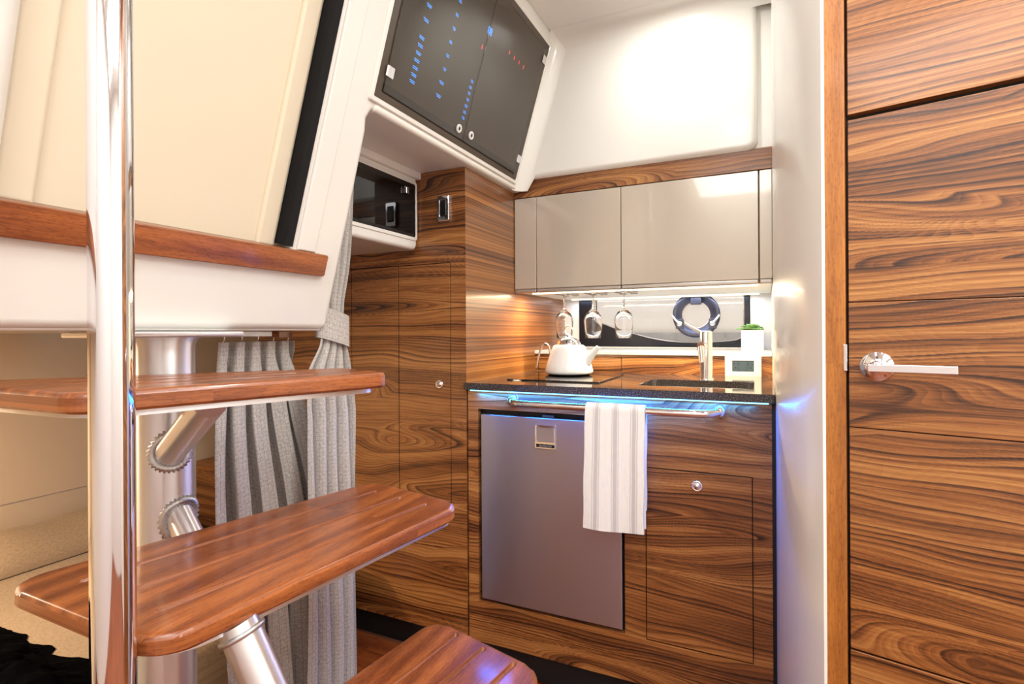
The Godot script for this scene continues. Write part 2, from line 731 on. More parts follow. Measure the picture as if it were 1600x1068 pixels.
# panels added as unseen fill above and behind the camera; a row of small downlights
func fill_and_downlights() -> void:
	var panels := [[V(0.75, 2.141, 1.95), "added square white fill light panel nearest the stairs"], [V(1.75, 2.141, 1.95), "added square white fill light panel by the aft wall, to starboard"], [V(1.75, 2.141, 1.15), "added square white fill light panel in front of the wooden door"]]
	var k := 0
	for p in panels:
		var c: Vector3 = p[0]
		var t := thing("fill_panel", p[1], "fill light", c, "added fill panels")
		var o := rrect(-0.36, -0.36, 0.36, 0.36, 0.03)
		var inn := rrect(-0.34, -0.34, 0.34, 0.34, 0.02)
		var down := Transform3D(Basis(V(1, 0, 0), V(0, 0, 1), V(0, -1, 0)), c)
		part("frame", mb().at(down).ring(o, inn, 0.0, 0.012, 0.002), M.white_plastic, t)
		part("diffuser", mb().at(down).prism(inn, 0.0, 0.008), M.lamp, t)
		area("fill_light", t, c - V(0, 0.02, 0), Vector3.DOWN, Vector2(0.66, 0.66), rgb(246, 250, 252), PANEL[k])
		k += 1
	var spots := [[V(0.62, 2.143, -0.12), "small round downlight over the galley worktop"], [V(0.75, 2.143, 0.85), "small round downlight over the stairs"], [V(1.22, 2.143, 0.80), "small round downlight in front of the wooden door"]]
	k = 0
	for p in spots:
		var c: Vector3 = p[0]
		var t := thing("downlight", p[1], "downlight", c, "small round downlights")
		part("rim", mb().lathe([Vector2(0.045, 0.0), Vector2(0.045, -0.004), Vector2(0.034, -0.006)], 32, c), M.chrome, t)
		part("lens", mb().lathe([Vector2(0.0, -0.004), Vector2(0.034, -0.004)], 32, c), M.lamp, t)
		area("downlight_beam", t, c - V(0, 0.012, 0), Vector3.DOWN, Vector2(0.06, 0.06), rgb(248, 248, 244), SPOT[k])
		k += 1

# ---------------------------------------------------------------- room shell
func room() -> void:
	struct("ceiling", mb().bx(V(-0.1, 2.143, -1.1), V(2.6, 2.22, 2.6)), M.headliner)
	var fl := struct("floor", mb().bx(V(-1.8, -0.06, -1.1), V(2.6, -0.012, 2.6)), M.sole)
	for i in 16:
		var z := 0.006 + i * 0.075
		part("plank", mb("x", Vector2(0.37 * i, 0.11 * i)).rbx(V(-0.35, -0.012, z), V(1.0 + 0.1 * i, 0.0, z + 0.073), 0.0015), M.sole, fl)
	for i in 12:
		var z := 1.206 + i * 0.115
		part("plank", mb("x", Vector2(0.37 * i, 0.11 * i)).rbx(V(-0.35, -0.012, z), V(2.5, 0.0, z + 0.113), 0.0015), M.sole, fl)
	struct("wall_aft", mb().bx(V(-1.8, 0, 2.45), V(2.6, 2.143, 2.6)), M.headliner)
	struct("wall_starboard", mb().bx(V(2.45, 0, -0.2), V(2.6, 2.143, 2.6)), M.headliner)
	# galley recess: hull behind, end wall on the right that ends in a rounded column beside the door
	var col := PackedVector2Array([Vector2(0.893, 1.05), Vector2(0.893, 0.06), Vector2(0.8942, -0.03), Vector2(0.899, -0.11), Vector2(0.909, -0.20), Vector2(0.925, -0.285), Vector2(0.945, -0.345), Vector2(0.965, -0.374), Vector2(1.06, -0.33), Vector2(1.06, 1.05)])
	var upright := Transform3D(Basis(V(1, 0, 0), V(0, 0, -1), V(0, 1, 0)), Vector3.ZERO)
	var wr := struct("wall_right", mb().at(upright).prism(col, 0.0, 2.143), M.gelcoat)
	part("gap_strip", mb().bx(V(0.8845, 0.08, -0.03), V(0.8932, 0.876, -0.004)), M.black, wr)
	# liner above the wall cabinets, with a raised panel and a rolled lower lip
	var liner := struct("wall_galley", mb().bx(V(-0.02, 1.60, -0.44), V(0.893, 2.143, -0.388)), M.gelcoat)
	var pts := rrect(-0.1, 1.634, 0.853, 2.3, 0.035, 8)
	part("raised_panel", mb().at(Transform3D(Basis(), V(0, 0, 0))).prism(pts, -0.388, -0.362, 0.022, 6), M.gelcoat, liner)
	# soft coves: side wall to liner, ceiling to liner
	var cove := mb()
	var r := 0.06
	var rows := []
	for j in 13:
		var y := 1.592 + 0.551 * j / 12.0
		var x0 := 0.03 + 0.3 * (y - 1.632)
		var rr := r * (1.0 if j > 0 else 0.75)
		for i in 9:
			var a := PI / 2 * i / 8.0
			cove.vert(V(x0 + rr * (1.0 - sin(a)) - 0.001, y, -0.3625 + rr * (1.0 - cos(a))), V(sin(a), -0.2, cos(a)).normalized())
	for j in 12:
		for i in 8:
			cove.quad_i(j * 9 + i, (j + 1) * 9 + i, (j + 1) * 9 + i + 1, j * 9 + i + 1)
	var fan := cove.vert(V(0.022, 1.592, -0.3625), Vector3.DOWN)
	var low := []
	for i in 9:
		low.append(cove.vert(cove.v[i], Vector3.DOWN))
	for i in 8:
		cove.tri_i(fan, low[i], low[i + 1])
	part("corner_cove", cove, M.gelcoat, liner)
	var cc := mb()
	for k in 2:
		for i in 9:
			var a := PI / 2 * i / 8.0
			cc.vert(V([0.1, 0.893][k], 2.143 - r * (1.0 - sin(a)), -0.362 + r * (1.0 - cos(a))), V(0, -sin(a), cos(a)))
	for i in 8:
		cc.quad_i(i, 9 + i, 10 + i, i + 1)
	part("ceiling_cove", cc, M.gelcoat, liner)
	# low overhead left of the console, over the locker
	struct("trim_overhead", mb().rbx(V(-1.8, 1.594, -1.0), V(0.026, 1.63, 0.475), 0.012, 2), M.gelcoat)
	struct("trim_ledge", mb().rbx(V(-0.215, 1.572, -0.04), V(-0.17, 1.597, 0.34), 0.006, 2), M.gelcoat)

# leaning moulding on the left: console wall, slab, companionway
func cabin_side() -> void:
	# outline in (-z, up-slope); the companionway opening is a notch
	var top := 0.535
	var o := PackedVector2Array([
		Vector2(0.40, top), Vector2(-0.630, top), Vector2(-0.630, -0.403), Vector2(-1.135, -0.403), Vector2(-1.135, top), Vector2(-2.5, top),
		Vector2(-2.5, -0.591), Vector2(-0.485, -0.591), Vector2(-0.470, -0.586), Vector2(-0.463, -0.572), Vector2(-0.468, -0.30), Vector2(-0.474, -0.09), Vector2(-0.480, -0.062), Vector2(-0.472, -0.044), Vector2(-0.455, -0.0345), Vector2(0.40, -0.0345)])
	var w := struct("wall_left", mb().at(LX).prism(o, -0.03, 0.0, 0.020, 6), M.gelcoat)
	# stepped jamb beside the opening
	var jamb := PackedVector2Array([Vector2(-0.615, top), Vector2(-0.560, top), Vector2(-0.560, -0.40), Vector2(-0.615, -0.40)])
	part("jamb_step", mb().at(LX).prism(jamb, -0.01, 0.005, 0.005, 4), M.gelcoat, w)
	struct("trim_seal", mb().at(LX).prism(PackedVector2Array([Vector2(-0.650, top), Vector2(-0.628, top), Vector2(-0.628, -0.395), Vector2(-0.650, -0.395)]), -0.03, 0.003), M.brush_seal)
	# underside of the bridge deck, over the mid berth
	struct("trim_deck", mb().rbx(V(-1.8, 1.067, 0.475), V(-0.15, 1.10, 2.5), 0.004), M.gelcoat)
	# cream companionway door set back in the opening
	var d2 := struct_root("door_2", V(-0.1, 1.2, 0.9))
	var leaf := PackedVector2Array([Vector2(-1.19, -0.41), Vector2(-0.60, -0.41), Vector2(-0.60, 0.56), Vector2(-1.19, 0.56)])
	part("leaf", mb().at(LX).prism(leaf, -0.05, -0.032, 0.004), M.acrylic, d2)
	for q in [[-0.70, -0.655], [-1.135, -1.085]]:
		var st := PackedVector2Array([Vector2(q[0], -0.405), Vector2(q[1], -0.405), Vector2(q[1], 0.55), Vector2(q[0], 0.55)])
		part("stile", mb().at(LX).prism(st, -0.033, -0.022, 0.008, 4), M.acrylic, d2)
	# varnished sill
	var sill := PackedVector2Array([Vector2(-2.4, -0.4515), Vector2(-0.530, -0.4515), Vector2(-0.526, -0.448), Vector2(-0.526, -0.403), Vector2(-0.530, -0.400), Vector2(-2.4, -0.400)])
	struct("trim_sill", mb("x", Vector2(0.3, 0.2)).at(LX).prism(sill, -0.034, 0.014, 0.003), M.teak)

# ---------------------------------------------------------------- right-hand door, in its own bulkhead frame
func door() -> void:
	var d := struct_root("door_1", V(1.0, 0, 0.38))
	part("door_frame", mb("y", Vector2(0.0, 0.3)).at(DX).rbx(V(0.0, 0.0, -0.05), V(0.0385, 2.142, 0.0), 0.002), M.sapele, d, "lighter honey coloured door frame")
	part("door_frame", mb("y", Vector2(0.0, 0.7)).at(DX).rbx(V(0.6715, 0.0, -0.05), V(0.710, 2.142, 0.0), 0.002), M.sapele, d, "lighter honey coloured door frame")
	part("door_core", mb().at(DX).bx(V(0.037, 0.0, -0.05), V(0.67, 2.142, -0.022)), M.black, d)
	var cuts := [0.01, 0.4885, 0.887, 1.110, 1.437, 2.14]
	var gap := [0.0, 0.0022, 0.0008, 0.0008, 0.009, 0.0]
	for i in 5:
		var y0: float = cuts[i] + gap[i]
		var y1: float = cuts[i + 1] - 0.0006
		var zf: float = [-0.0035, -0.005, -0.0035, -0.005, -0.0035][i]
		part("door_plank", mb("x", Vector2([0.2, 0.63, 0.63, 0.63, 1.1][i], [0.2, 0.33, 0.33, 0.33, 0.6][i])).at(DX).rbx(V(0.0428, y0, -0.024), V(0.6672, y1, zf), 0.0012), M.veneer, d)
	var c := V(0.085, 0.9965, -0.004)
	var face := Basis(V(1, 0, 0), V(0, 0, 1), V(0, -1, 0))
	var lock := part("lock_rose", mb().at(DX).lathe([Vector2(0.0262, 0.0), Vector2(0.0262, 0.002), Vector2(0.0245, 0.0045), Vector2(0.023, 0.0045), Vector2(0.0225, 0.006), Vector2(0.0, 0.0065)], 48, c, face), M.chrome, d, "round chrome lock rose")
	var hole := mb().at(DX)
	hole.lathe([Vector2(0.0013, 0.0), Vector2(0.0013, 0.001), Vector2(0.0, 0.001)], 12, c + V(0.0005, 0.0165, 0.0062), face)
	hole.lathe([Vector2(0.0013, 0.0), Vector2(0.0013, 0.001), Vector2(0.0, 0.001)], 12, c + V(0.012, -0.015, 0.0055), face)
	part("screw_hole", hole, M.black, lock)
	part("handle_hub", mb().at(DX).lathe([Vector2(0.0105, 0.0), Vector2(0.0105, 0.034), Vector2(0.0, 0.034)], 24, c + V(0.0, 0, 0.005), face), M.chrome, d)
	part("lever", mb().at(DX).rbx(V(0.0745, 0.9893, 0.036), V(0.194, 1.0035, 0.044), 0.002, 2), M.chrome, d, "flat square-ended lever handle")
	part("strike", mb().at(DX).rbx(V(0.035, 0.987, -0.02), V(0.041, 1.035, 0.001), 0.001), M.chrome, d)
	struct("wall_fore", mb().at(DX).bx(V(0.708, 0, -0.12), V(1.62, 2.143, -0.006)), M.headliner)

# ---------------------------------------------------------------- hull window behind the galley
func window() -> void:
	var w := mb()
	w.bx(V(-0.02, 0.90, -1.0), V(0.075, 1.40, -0.957))
	w.bx(V(0.81, 0.90, -1.0), V(0.90, 1.40, -0.957))
	w.bx(V(0.07, 0.90, -1.0), V(0.82, 0.994, -0.957))
	w.bx(V(0.07, 1.258, -1.0), V(0.82, 1.40, -0.957))
	struct("wall_window", w, M.white_wall)
	var f := struct_root("window_1", V(0.44, 0.99, -0.96))
	var g := PackedVector2Array([Vector2(0.1500, 1.2425), Vector2(0.1542, 1.1255), Vector2(0.1585, 1.116), Vector2(0.1668, 1.1088), Vector2(0.1878, 1.0987), Vector2(0.2417, 1.0777), Vector2(0.29, 1.0645), Vector2(0.3389, 1.0500), Vector2(0.385, 1.0375), Vector2(0.4329, 1.0275), Vector2(0.485, 1.0195), Vector2(0.5389, 1.0148), Vector2(0.6123, 1.0126), Vector2(0.665, 1.0145), Vector2(0.7188, 1.0189), Vector2(0.75, 1.0215), Vector2(0.7672, 1.0263), Vector2(0.7800, 1.0355), Vector2(0.7878, 1.0485), Vector2(0.7888, 1.2425)])
	var outer := rrect(0.0707, 0.992, 0.8148, 1.262, 0.012)
	var ctr := Vector2(0.5, 1.13)
	part("window_frame", mb().ring(by_angle(outer, ctr, 160), by_angle(g, ctr, 160), -0.975, -0.948, 0.004), M.frame_alloy, f)
	var gi := by_angle(g, ctr, 160)
	var go := PackedVector2Array()
	for p in gi:
		go.append(p + (p - ctr).normalized() * 0.004)
	part("gasket", mb().ring(go, gi, -0.95, -0.9455, 0.0015), M.lip_steel, f, "bright bead round the glass")
	part("pane", mb().prism(go, -0.968, -0.963), M.pane, f)
	part("slide_track", mb().rbx(V(0.10, 1.236, -0.949), V(0.79, 1.2415, -0.938), 0.002), M.lip_steel, f)
	part("track_end", mb().rbx(V(0.789, 1.232, -0.95), V(0.813, 1.243, -0.936), 0.002), M.port_alloy, f)
	# opening port in the glass
	var c := V(0.6005, 1.131, -0.962)
	var face := Basis(V(1, 0, 0), V(0, 0, 1), V(0, -1, 0))
	var port := part("port_ring", mb().lathe([Vector2(0.058, 0.0), Vector2(0.058, 0.012), Vector2(0.061, 0.016), Vector2(0.078, 0.018), Vector2(0.081, 0.026), Vector2(0.094, 0.026), Vector2(0.098, 0.021), Vector2(0.098, 0.0)], 56, c, face), M.port_alloy, f, "round opening port with hinge and latches")
	part("port_seal", mb().lathe([Vector2(0.0565, 0.0), Vector2(0.0565, 0.013), Vector2(0.0585, 0.013)], 48, c, face), M.lip_steel, port)
	var hinge := mb()
	hinge.rbx(V(0.578, 1.175, -0.948), V(0.624, 1.212, -0.932), 0.004)
	hinge.tube([V(0.574, 1.216, -0.938), V(0.628, 1.216, -0.938)], 0.008, 12)
	part("port_hinge", hinge, M.port_alloy, port)
	for s in [-1.0, 1.0]:
		var b := V(c.x + s * 0.068, c.y - 0.038, -0.935)
		part("port_latch", mb().lathe([Vector2(0.011, 0), Vector2(0.011, 0.008), Vector2(0.0, 0.009)], 20, b, face), M.chrome, port)
		part("latch_lever", mb().tube([b + V(0, 0, 0.008), b + V(s * 0.015, 0.017, 0.012), b + V(s * 0.03, 0.036, 0.012)], [0.006, 0.005, 0.0045], 10), M.chrome, port)
		var lug := mb()
		lug.rbx(V(b.x - 0.016, b.y - 0.022, -0.948), V(b.x + 0.016, b.y + 0.022, -0.934), 0.003)
		part("latch_lug", lug, M.port_alloy, port)
	# sea outside
	var sea := mb()
	sea.quad(V(-500, -0.9, -1.6), V(500, -0.9, -1.6), V(500, -0.9, -800), V(-500, -0.9, -800), Vector3.UP)
	for i in 4:
		sea.uv[i] = Vector2(sea.v[i].x, sea.v[i].z)
	var so := struct("water", sea, M.sea)
	so.set_meta("kind", "stuff")
	tag(so, "grey sea reaching to the horizon outside the window", "sea")

func by_angle(poly: PackedVector2Array, c: Vector2, k: int) -> PackedVector2Array:
	var out := PackedVector2Array()
	for i in k:
		var a := TAU * i / k
		var far := c + Vector2(cos(a), sin(a)) * 3.0
		var best := 9.0
		for j in poly.size():
			var hit = Geometry2D.segment_intersects_segment(c, far, poly[j], poly[(j + 1) % poly.size()])
			if hit != null:
				best = minf(best, c.distance_to(hit))
		out.append(c + Vector2(cos(a), sin(a)) * best)
	return out

# ---------------------------------------------------------------- tall locker left of the galley
func locker() -> void:
	var t := thing("tall_locker", "tall figured walnut locker with two flush doors left of the galley", "locker", V(-0.3, 0, -0.3))
	var f := mb()
	f.bx(V(-0.057, 0.08, -0.02), V(0.0, 1.5925, 0.0))
	f.bx(V(-0.475, 1.290, -0.02), V(-0.057, 1.5925, 0.0))
	f.bx(V(-0.95, 0.08, -0.02), V(-0.4725, 1.5925, 0.0))
	f.bx(V(-0.475, 0.08, -0.02), V(-0.057, 0.448, 0.0))
	f.bx(V(-0.012, 0.08, -0.953), V(0.0, 1.5925, -0.02))
	part("carcass", f, M.veneer, t)
	part("inner_back", mb().bx(V(-0.9, 0.08, -0.06), V(-0.014, 1.59, -0.022)), M.black, t)
	for q in [[-0.4705, -0.2675], [-0.2642, -0.0602]]:
		var leaf := part("locker_door", mb().rbx(V(q[0], 0.45, -0.019), V(q[1], 1.2875, -0.0005), 0.0012), M.veneer, t)
		if q[0] > -0.3:
			knob(leaf, V(-0.1008, 0.8908, 0.0))
	part("toe_kick", mb().bx(V(-0.95, 0.0, -0.03), V(-0.001, 0.08, -0.012)), M.black, t)
	# rocker switch on the locker
	var s := thing("rocker_switch", "black rocker switch in a chrome surround on the tall locker", "switch", V(-0.077, 1.466, 0.0))
	part("bezel", mb().ring(rrect(-0.0985, 1.424, -0.0560, 1.508, 0.004), rrect(-0.0895, 1.441, -0.065, 1.491, 0.003), 0.0, 0.012, 0.003), M.chrome, s)
	part("rocker", mb().rbx(V(-0.0905, 1.440, 0.0), V(-0.064, 1.492, 0.013), 0.004, 2), M.dark_plastic, s)

func knob(parent: Node, c: Vector3) -> void:
	var face := Basis(V(1, 0, 0), V(0, 0, 1), V(0, -1, 0))
	part("push_latch", mb().lathe([Vector2(0.0148, 0.0), Vector2(0.0145, 0.003), Vector2(0.0125, 0.005), Vector2(0.010, 0.0035), Vector2(0.0085, 0.0035), Vector2(0.0075, 0.0055), Vector2(0.0, 0.0062)], 32, c, face), M.chrome, parent, "round chrome push latch")

# ---------------------------------------------------------------- galley base cabinet, fridge, towel
func galley() -> void:
	var t := thing("galley_cabinet", "figured walnut galley base cabinet under the stone worktop", "cabinet", V(0.44, 0, -0.3))
	var f := mb()
	f.bx(V(0.006, 0.08, -0.02), V(0.0415, 0.877, 0.0))
	f.bx(V(0.0415, 0.8185, -0.02), V(0.5095, 0.877, 0.0))
	f.bx(V(0.0415, 0.08, -0.02), V(0.5095, 0.2110, 0.0))
	f.bx(V(0.5095, 0.08, -0.02), V(0.5675, 0.877, 0.0))
	f.bx(V(0.5675, 0.6868, -0.02), V(0.8400, 0.877, 0.0))
	f.bx(V(0.5675, 0.08, -0.02), V(0.8400, 0.2075, 0.0))
	f.bx(V(0.8400, 0.08, -0.02), V(0.8845, 0.877, 0.0))
	part("face_frame", f, M.veneer, t)
	var b := mb()
	b.bx(V(0.006, 0.08, -0.57), V(0.02, 0.876, -0.02))
	b.bx(V(0.87, 0.08, -0.57), V(0.884, 0.876, -0.02))
	b.bx(V(0.02, 0.08, -0.57), V(0.87, 0.1, -0.02))
	b.bx(V(0.02, 0.1, -0.57), V(0.87, 0.876, -0.56))
	b.bx(V(0.515, 0.1, -0.55), V(0.53, 0.70, -0.022))
	b.bx(V(0.535, 0.19, -0.03), V(0.865, 0.70, -0.022))
	part("inner_shell", b, M.black, t)
	part("toe_kick", mb().bx(V(0.0, 0.0, -0.03), V(0.888, 0.08, -0.012)), M.black, t)
	var d := part("cabinet_door", mb().rbx(V(0.5698, 0.2096, -0.019), V(0.8380, 0.6838, -0.0005), 0.0012), M.veneer, t)
	knob(d, V(0.7039, 0.6482, 0.0))
	# refrigerator
	var r := thing("refrigerator", "small built-in fridge with brushed steel door", "fridge", V(0.276, 0.2, -0.27))
	part("door", mb("y").rbx(V(0.0515, 0.2175, -0.018), V(0.5015, 0.8015, -0.001), 0.0025, 2), M.fridge_steel, r)
	part("liner", mb().bx(V(0.0425, 0.2115, -0.5), V(0.5085, 0.8180, -0.022)), M.black, r)
	var tab := mb()
	tab.rbx(V(0.259, 0.8025, -0.015), V(0.296, 0.811, -0.006), 0.002)
	part("latch_tab", tab, M.grey_plastic, r)
	var bz := rrect(0.2389, 0.7100, 0.3050, 0.7817, 0.003, 3)
	var bi := rrect(0.2445, 0.7325, 0.3000, 0.7735, 0.002, 3)
	var badge := part("badge_frame", mb().ring(bz, bi, -0.002, 0.004, 0.0015), M.chrome, r, "square chrome badge frame")
	part("badge_plate", mb().bx(V(0.2440, 0.7320, -0.002), V(0.3005, 0.7740, 0.0012)), M.fridge_steel, badge)
	part("badge_band", mb().bx(V(0.2435, 0.7145, 0.003), V(0.3020, 0.7245, 0.0045)), M.dark_plastic, badge)
	var tm := TextMesh.new()
	tm.text = "Isotherm"
	tm.font_size = 16
	tm.pixel_size = 0.0006
	tm.depth = 0.0006
	var fnt := SystemFont.new()
	fnt.font_names = PackedStringArray(["Droid Serif"])
	tm.font = fnt
	var tx := MeshInstance3D.new()
	tx.name = "badge_lettering"
	tx.mesh = tm
	tx.material_override = M.brushed
	badge.add_child(tx)
	tx.position = V(0.2730, 0.7195, 0.0048) - r.position
	# hand rail under the worktop nose
	var h := thing("towel_rail", "chrome hand rail across the galley front under the blue light", "rail", V(0.46, 0.85, 0.0))
	part("bar", mb().tube([V(0.172, 0.8495, 0.022), V(0.185, 0.8485, 0.038), V(0.205, 0.8475, 0.046), V(0.24, 0.847, 0.049), V(0.46, 0.847, 0.05), V(0.69, 0.847, 0.049), V(0.725, 0.8475, 0.046), V(0.745, 0.8485, 0.038), V(0.758, 0.8495, 0.022)], 0.0105, 16), M.chrome, h)
	for x in [0.168, 0.762]:
		part("end_mount", mb().lathe([Vector2(0.019, 0.0), Vector2(0.0185, 0.006), Vector2(0.014, 0.016), Vector2(0.011, 0.026), Vector2(0.0, 0.028)], 28, V(x, 0.85, 0.0), Basis(V(1, 0, 0), V(0, 0, 1), V(0, -1, 0))), M.chrome, h)
	# towel folded over the rail
	var tw := func(u: float, v: float) -> Vector3:
		var y0 := 0.847
		var rr := 0.0145
		var back := 0.27
		var front := 0.328
		var arc := PI * rr
		var s := v * (back + arc + front)
		var p: Vector3
		var spread := 0.0
		if s < back:
			p = V(0, y0 - (back - s), 0.05 - rr)
			spread = (back - s) / front
		elif s < back + arc:
			var a := (s - back) / rr
			p = V(0, y0 + sin(a) * rr, 0.05 - cos(a) * rr)
		else:
			var k := (s - back - arc)
			spread = k / front
			p = V(0, y0 - k, 0.05 + rr + 0.006 * sin(spread * 2.2) + 0.004 * spread * sin(u * 7.0))
		var half := 0.0815 + 0.002 * spread
		p.x = 0.4985 - 0.004 * spread + (u - 0.5) * 2.0 * half + 0.0015 * sin(s * 40.0) * (u - 0.5)
		if s >= back + arc:
			p.y += spread * (0.006 * u - 0.004 * sin(u * 3.0))
		return p
	var cloth := mb().sheet(24, 70, tw, 0.006, 1.0, 1.0)
	var tt := thing("tea_towel", "white tea towel with grey woven stripes over the chrome rail", "towel", V(0.498, 0.52, 0.05))
	part("cloth", cloth, M.towel, tt)
	var under := func(u: float, v: float) -> Vector3:
		return V(0.420 + 0.158 * u + 0.0025 * v, 0.853 - 0.318 * v, 0.0585 - 0.001 * u)
	part("inner_fold", mb().sheet(8, 20, under, 0.004, 1.0, 1.0), M.towel, tt)

# ---------------------------------------------------------------- worktop, backsplash, things on the counter
func counter_things() -> void:
	var flat := Transform3D(Basis(V(1, 0, 0), V(0, 0, -1), V(0, 1, 0)), Vector3.ZERO)   # local y = -z, local z = up
	var hole := rrect(0.5244, 0.100, 0.840, 0.337, 0.028, 6)
	var slab := rrect(-0.004, -0.013, 0.8925, 0.585, 0.004, 6)
	solo("worktop", mb().at(flat).ring(slab, hole, 0.8785, 0.9005, 0.002), M.stone, "dark polished stone worktop of the galley", "worktop", V(0.44, 0.8785, -0.3))
	var s := thing("sink", "undermounted rectangular steel sink in the worktop", "sink", V(0.68, 0.74, -0.22))
	var b := mb().at(flat)
	var levels := [[0.0, 0.8785], [0.004, 0.80], [0.012, 0.765], [0.035, 0.752]]
	for k in 3:
		var a: Array = levels[k]
		var c: Array = levels[k + 1]
		var ra := rrect(0.5204 + a[0], 0.096 + a[0], 0.844 - a[0], 0.341 - a[0], 0.03, 6)
		var rc := rrect(0.5204 + c[0], 0.096 + c[0], 0.844 - c[0], 0.341 - c[0], 0.03, 6)
		var mid := Vector2(0.682, 0.2185)
		for i in ra.size():
			var j := (i + 1) % ra.size()
			var o := (mid - ra[i]).normalized()
			b.quad(V(ra[i].x, ra[i].y, a[1]), V(ra[j].x, ra[j].y, a[1]), V(rc[j].x, rc[j].y, c[1]), V(rc[i].x, rc[i].y, c[1]), V(o.x, o.y, 0.25).normalized())
	b.prism(rrect(0.5554, 0.131, 0.809, 0.306, 0.03, 6), 0.748, 0.752)
	part("basin", b, M.sink_steel, s)
	part("drain", mb().lathe([Vector2(0.0, 0.7525), Vector2(0.034, 0.7525), Vector2(0.036, 0.754), Vector2(0.038, 0.752)], 32, V(0.68, 0, -0.22)), M.chrome, s)
	# blue strip under the nose
	var led := thing("light_strip", "blue glowing light strip under the front edge of the worktop", "light strip", V(0.44, 0.872, 0.004))
	part("tube", mb().rbx(V(0.016, 0.8745, 0.0005), V(0.878, 0.8780, 0.0065), 0.002), M.blue_led, led)
	area("strip_light", led, V(0.447, 0.8725, 0.0085), V(0, -1.0, 0.3), Vector2(0.80, 0.008), rgb(0, 110, 255), 1.1)
	# backsplash with a flush drawer
	var bs := thing("backsplash", "low walnut backsplash with a flush drawer behind the kettle", "backsplash", V(0.44, 0.9005, -0.585))
	var f := mb("x", Vector2(0.4, 0.52))
	f.bx(V(0.0, 0.9005, -0.60), V(0.893, 0.9060, -0.575))
	f.bx(V(0.0, 0.9620, -0.60), V(0.893, 0.9695, -0.575))
	f.bx(V(0.0, 0.9060, -0.60), V(0.0140, 0.9620, -0.575))
	f.bx(V(0.3650, 0.9060, -0.60), V(0.893, 0.9620, -0.575))
	part("panel", f, M.veneer, bs)
	part("drawer_gap", mb().bx(V(0.0140, 0.9060, -0.60), V(0.3650, 0.9620, -0.588)), M.black, bs)
	part("drawer", mb("x", Vector2(0.4, 0.52)).rbx(V(0.0165, 0.9080, -0.589), V(0.3625, 0.9600, -0.5755), 0.001), M.veneer, bs)
	solo("window_shelf", mb().rbx(V(0.0005, 0.9695, -0.956), V(0.8925, 0.9855, -0.567), 0.003), M.shelf_stone, "pale grey shelf between backsplash and hull window", "shelf", V(0.44, 0.9695, -0.76))
	# power outlet
	var o := thing("power_outlet", "double power outlet in a white frame on the backsplash", "outlet", V(0.8, 0.93, -0.575))
	part("frame", mb().ring(rrect(0.7400, 0.8975, 0.8587, 0.9725, 0.002, 3), rrect(0.7640, 0.9160, 0.8350, 0.9545, 0.001, 3), -0.575, -0.563, 0.002), M.white_plastic, o)
	part("socket", mb().rbx(V(0.7640, 0.9165, -0.575), V(0.7865, 0.9540, -0.5655), 0.001), M.grey_plastic, o)
	part("spacer", mb().rbx(V(0.7870, 0.9165, -0.575), V(0.8120, 0.9540, -0.5652), 0.001), M.grey_plastic, o)
	part("socket", mb().rbx(V(0.8125, 0.9165, -0.575), V(0.8350, 0.9540, -0.5655), 0.001), M.grey_plastic, o)
	for x in [0.7755, 0.8235]:
		for dx in [-0.0055, 0.0055]:
			part("slot", mb().bx(V(x + dx - 0.001, 0.9385, -0.567), V(x + dx + 0.001, 0.9465, -0.5651)), M.black, o)
		part("ground_hole", mb().lathe([Vector2(0.0026, 0.0), Vector2(0.0026, 0.001), Vector2(0.0, 0.001)], 14, V(x, 0.930, -0.5661), Basis(V(1, 0, 0), V(0, 0, 1), V(0, -1, 0))), M.black, o)
	# cooktop
	var ck := thing("cooktop", "black glass cooktop under the kettle", "cooktop", V(0.245, 0.9005, -0.255))
	part("glass_plate", mb().at(flat).prism(rrect(0.086, 0.118, 0.404, 0.455, 0.006, 3), 0.9005, 0.9050, 0.0015, 2), M.cooktop, ck)
	kettle()
	faucet()
	plant()

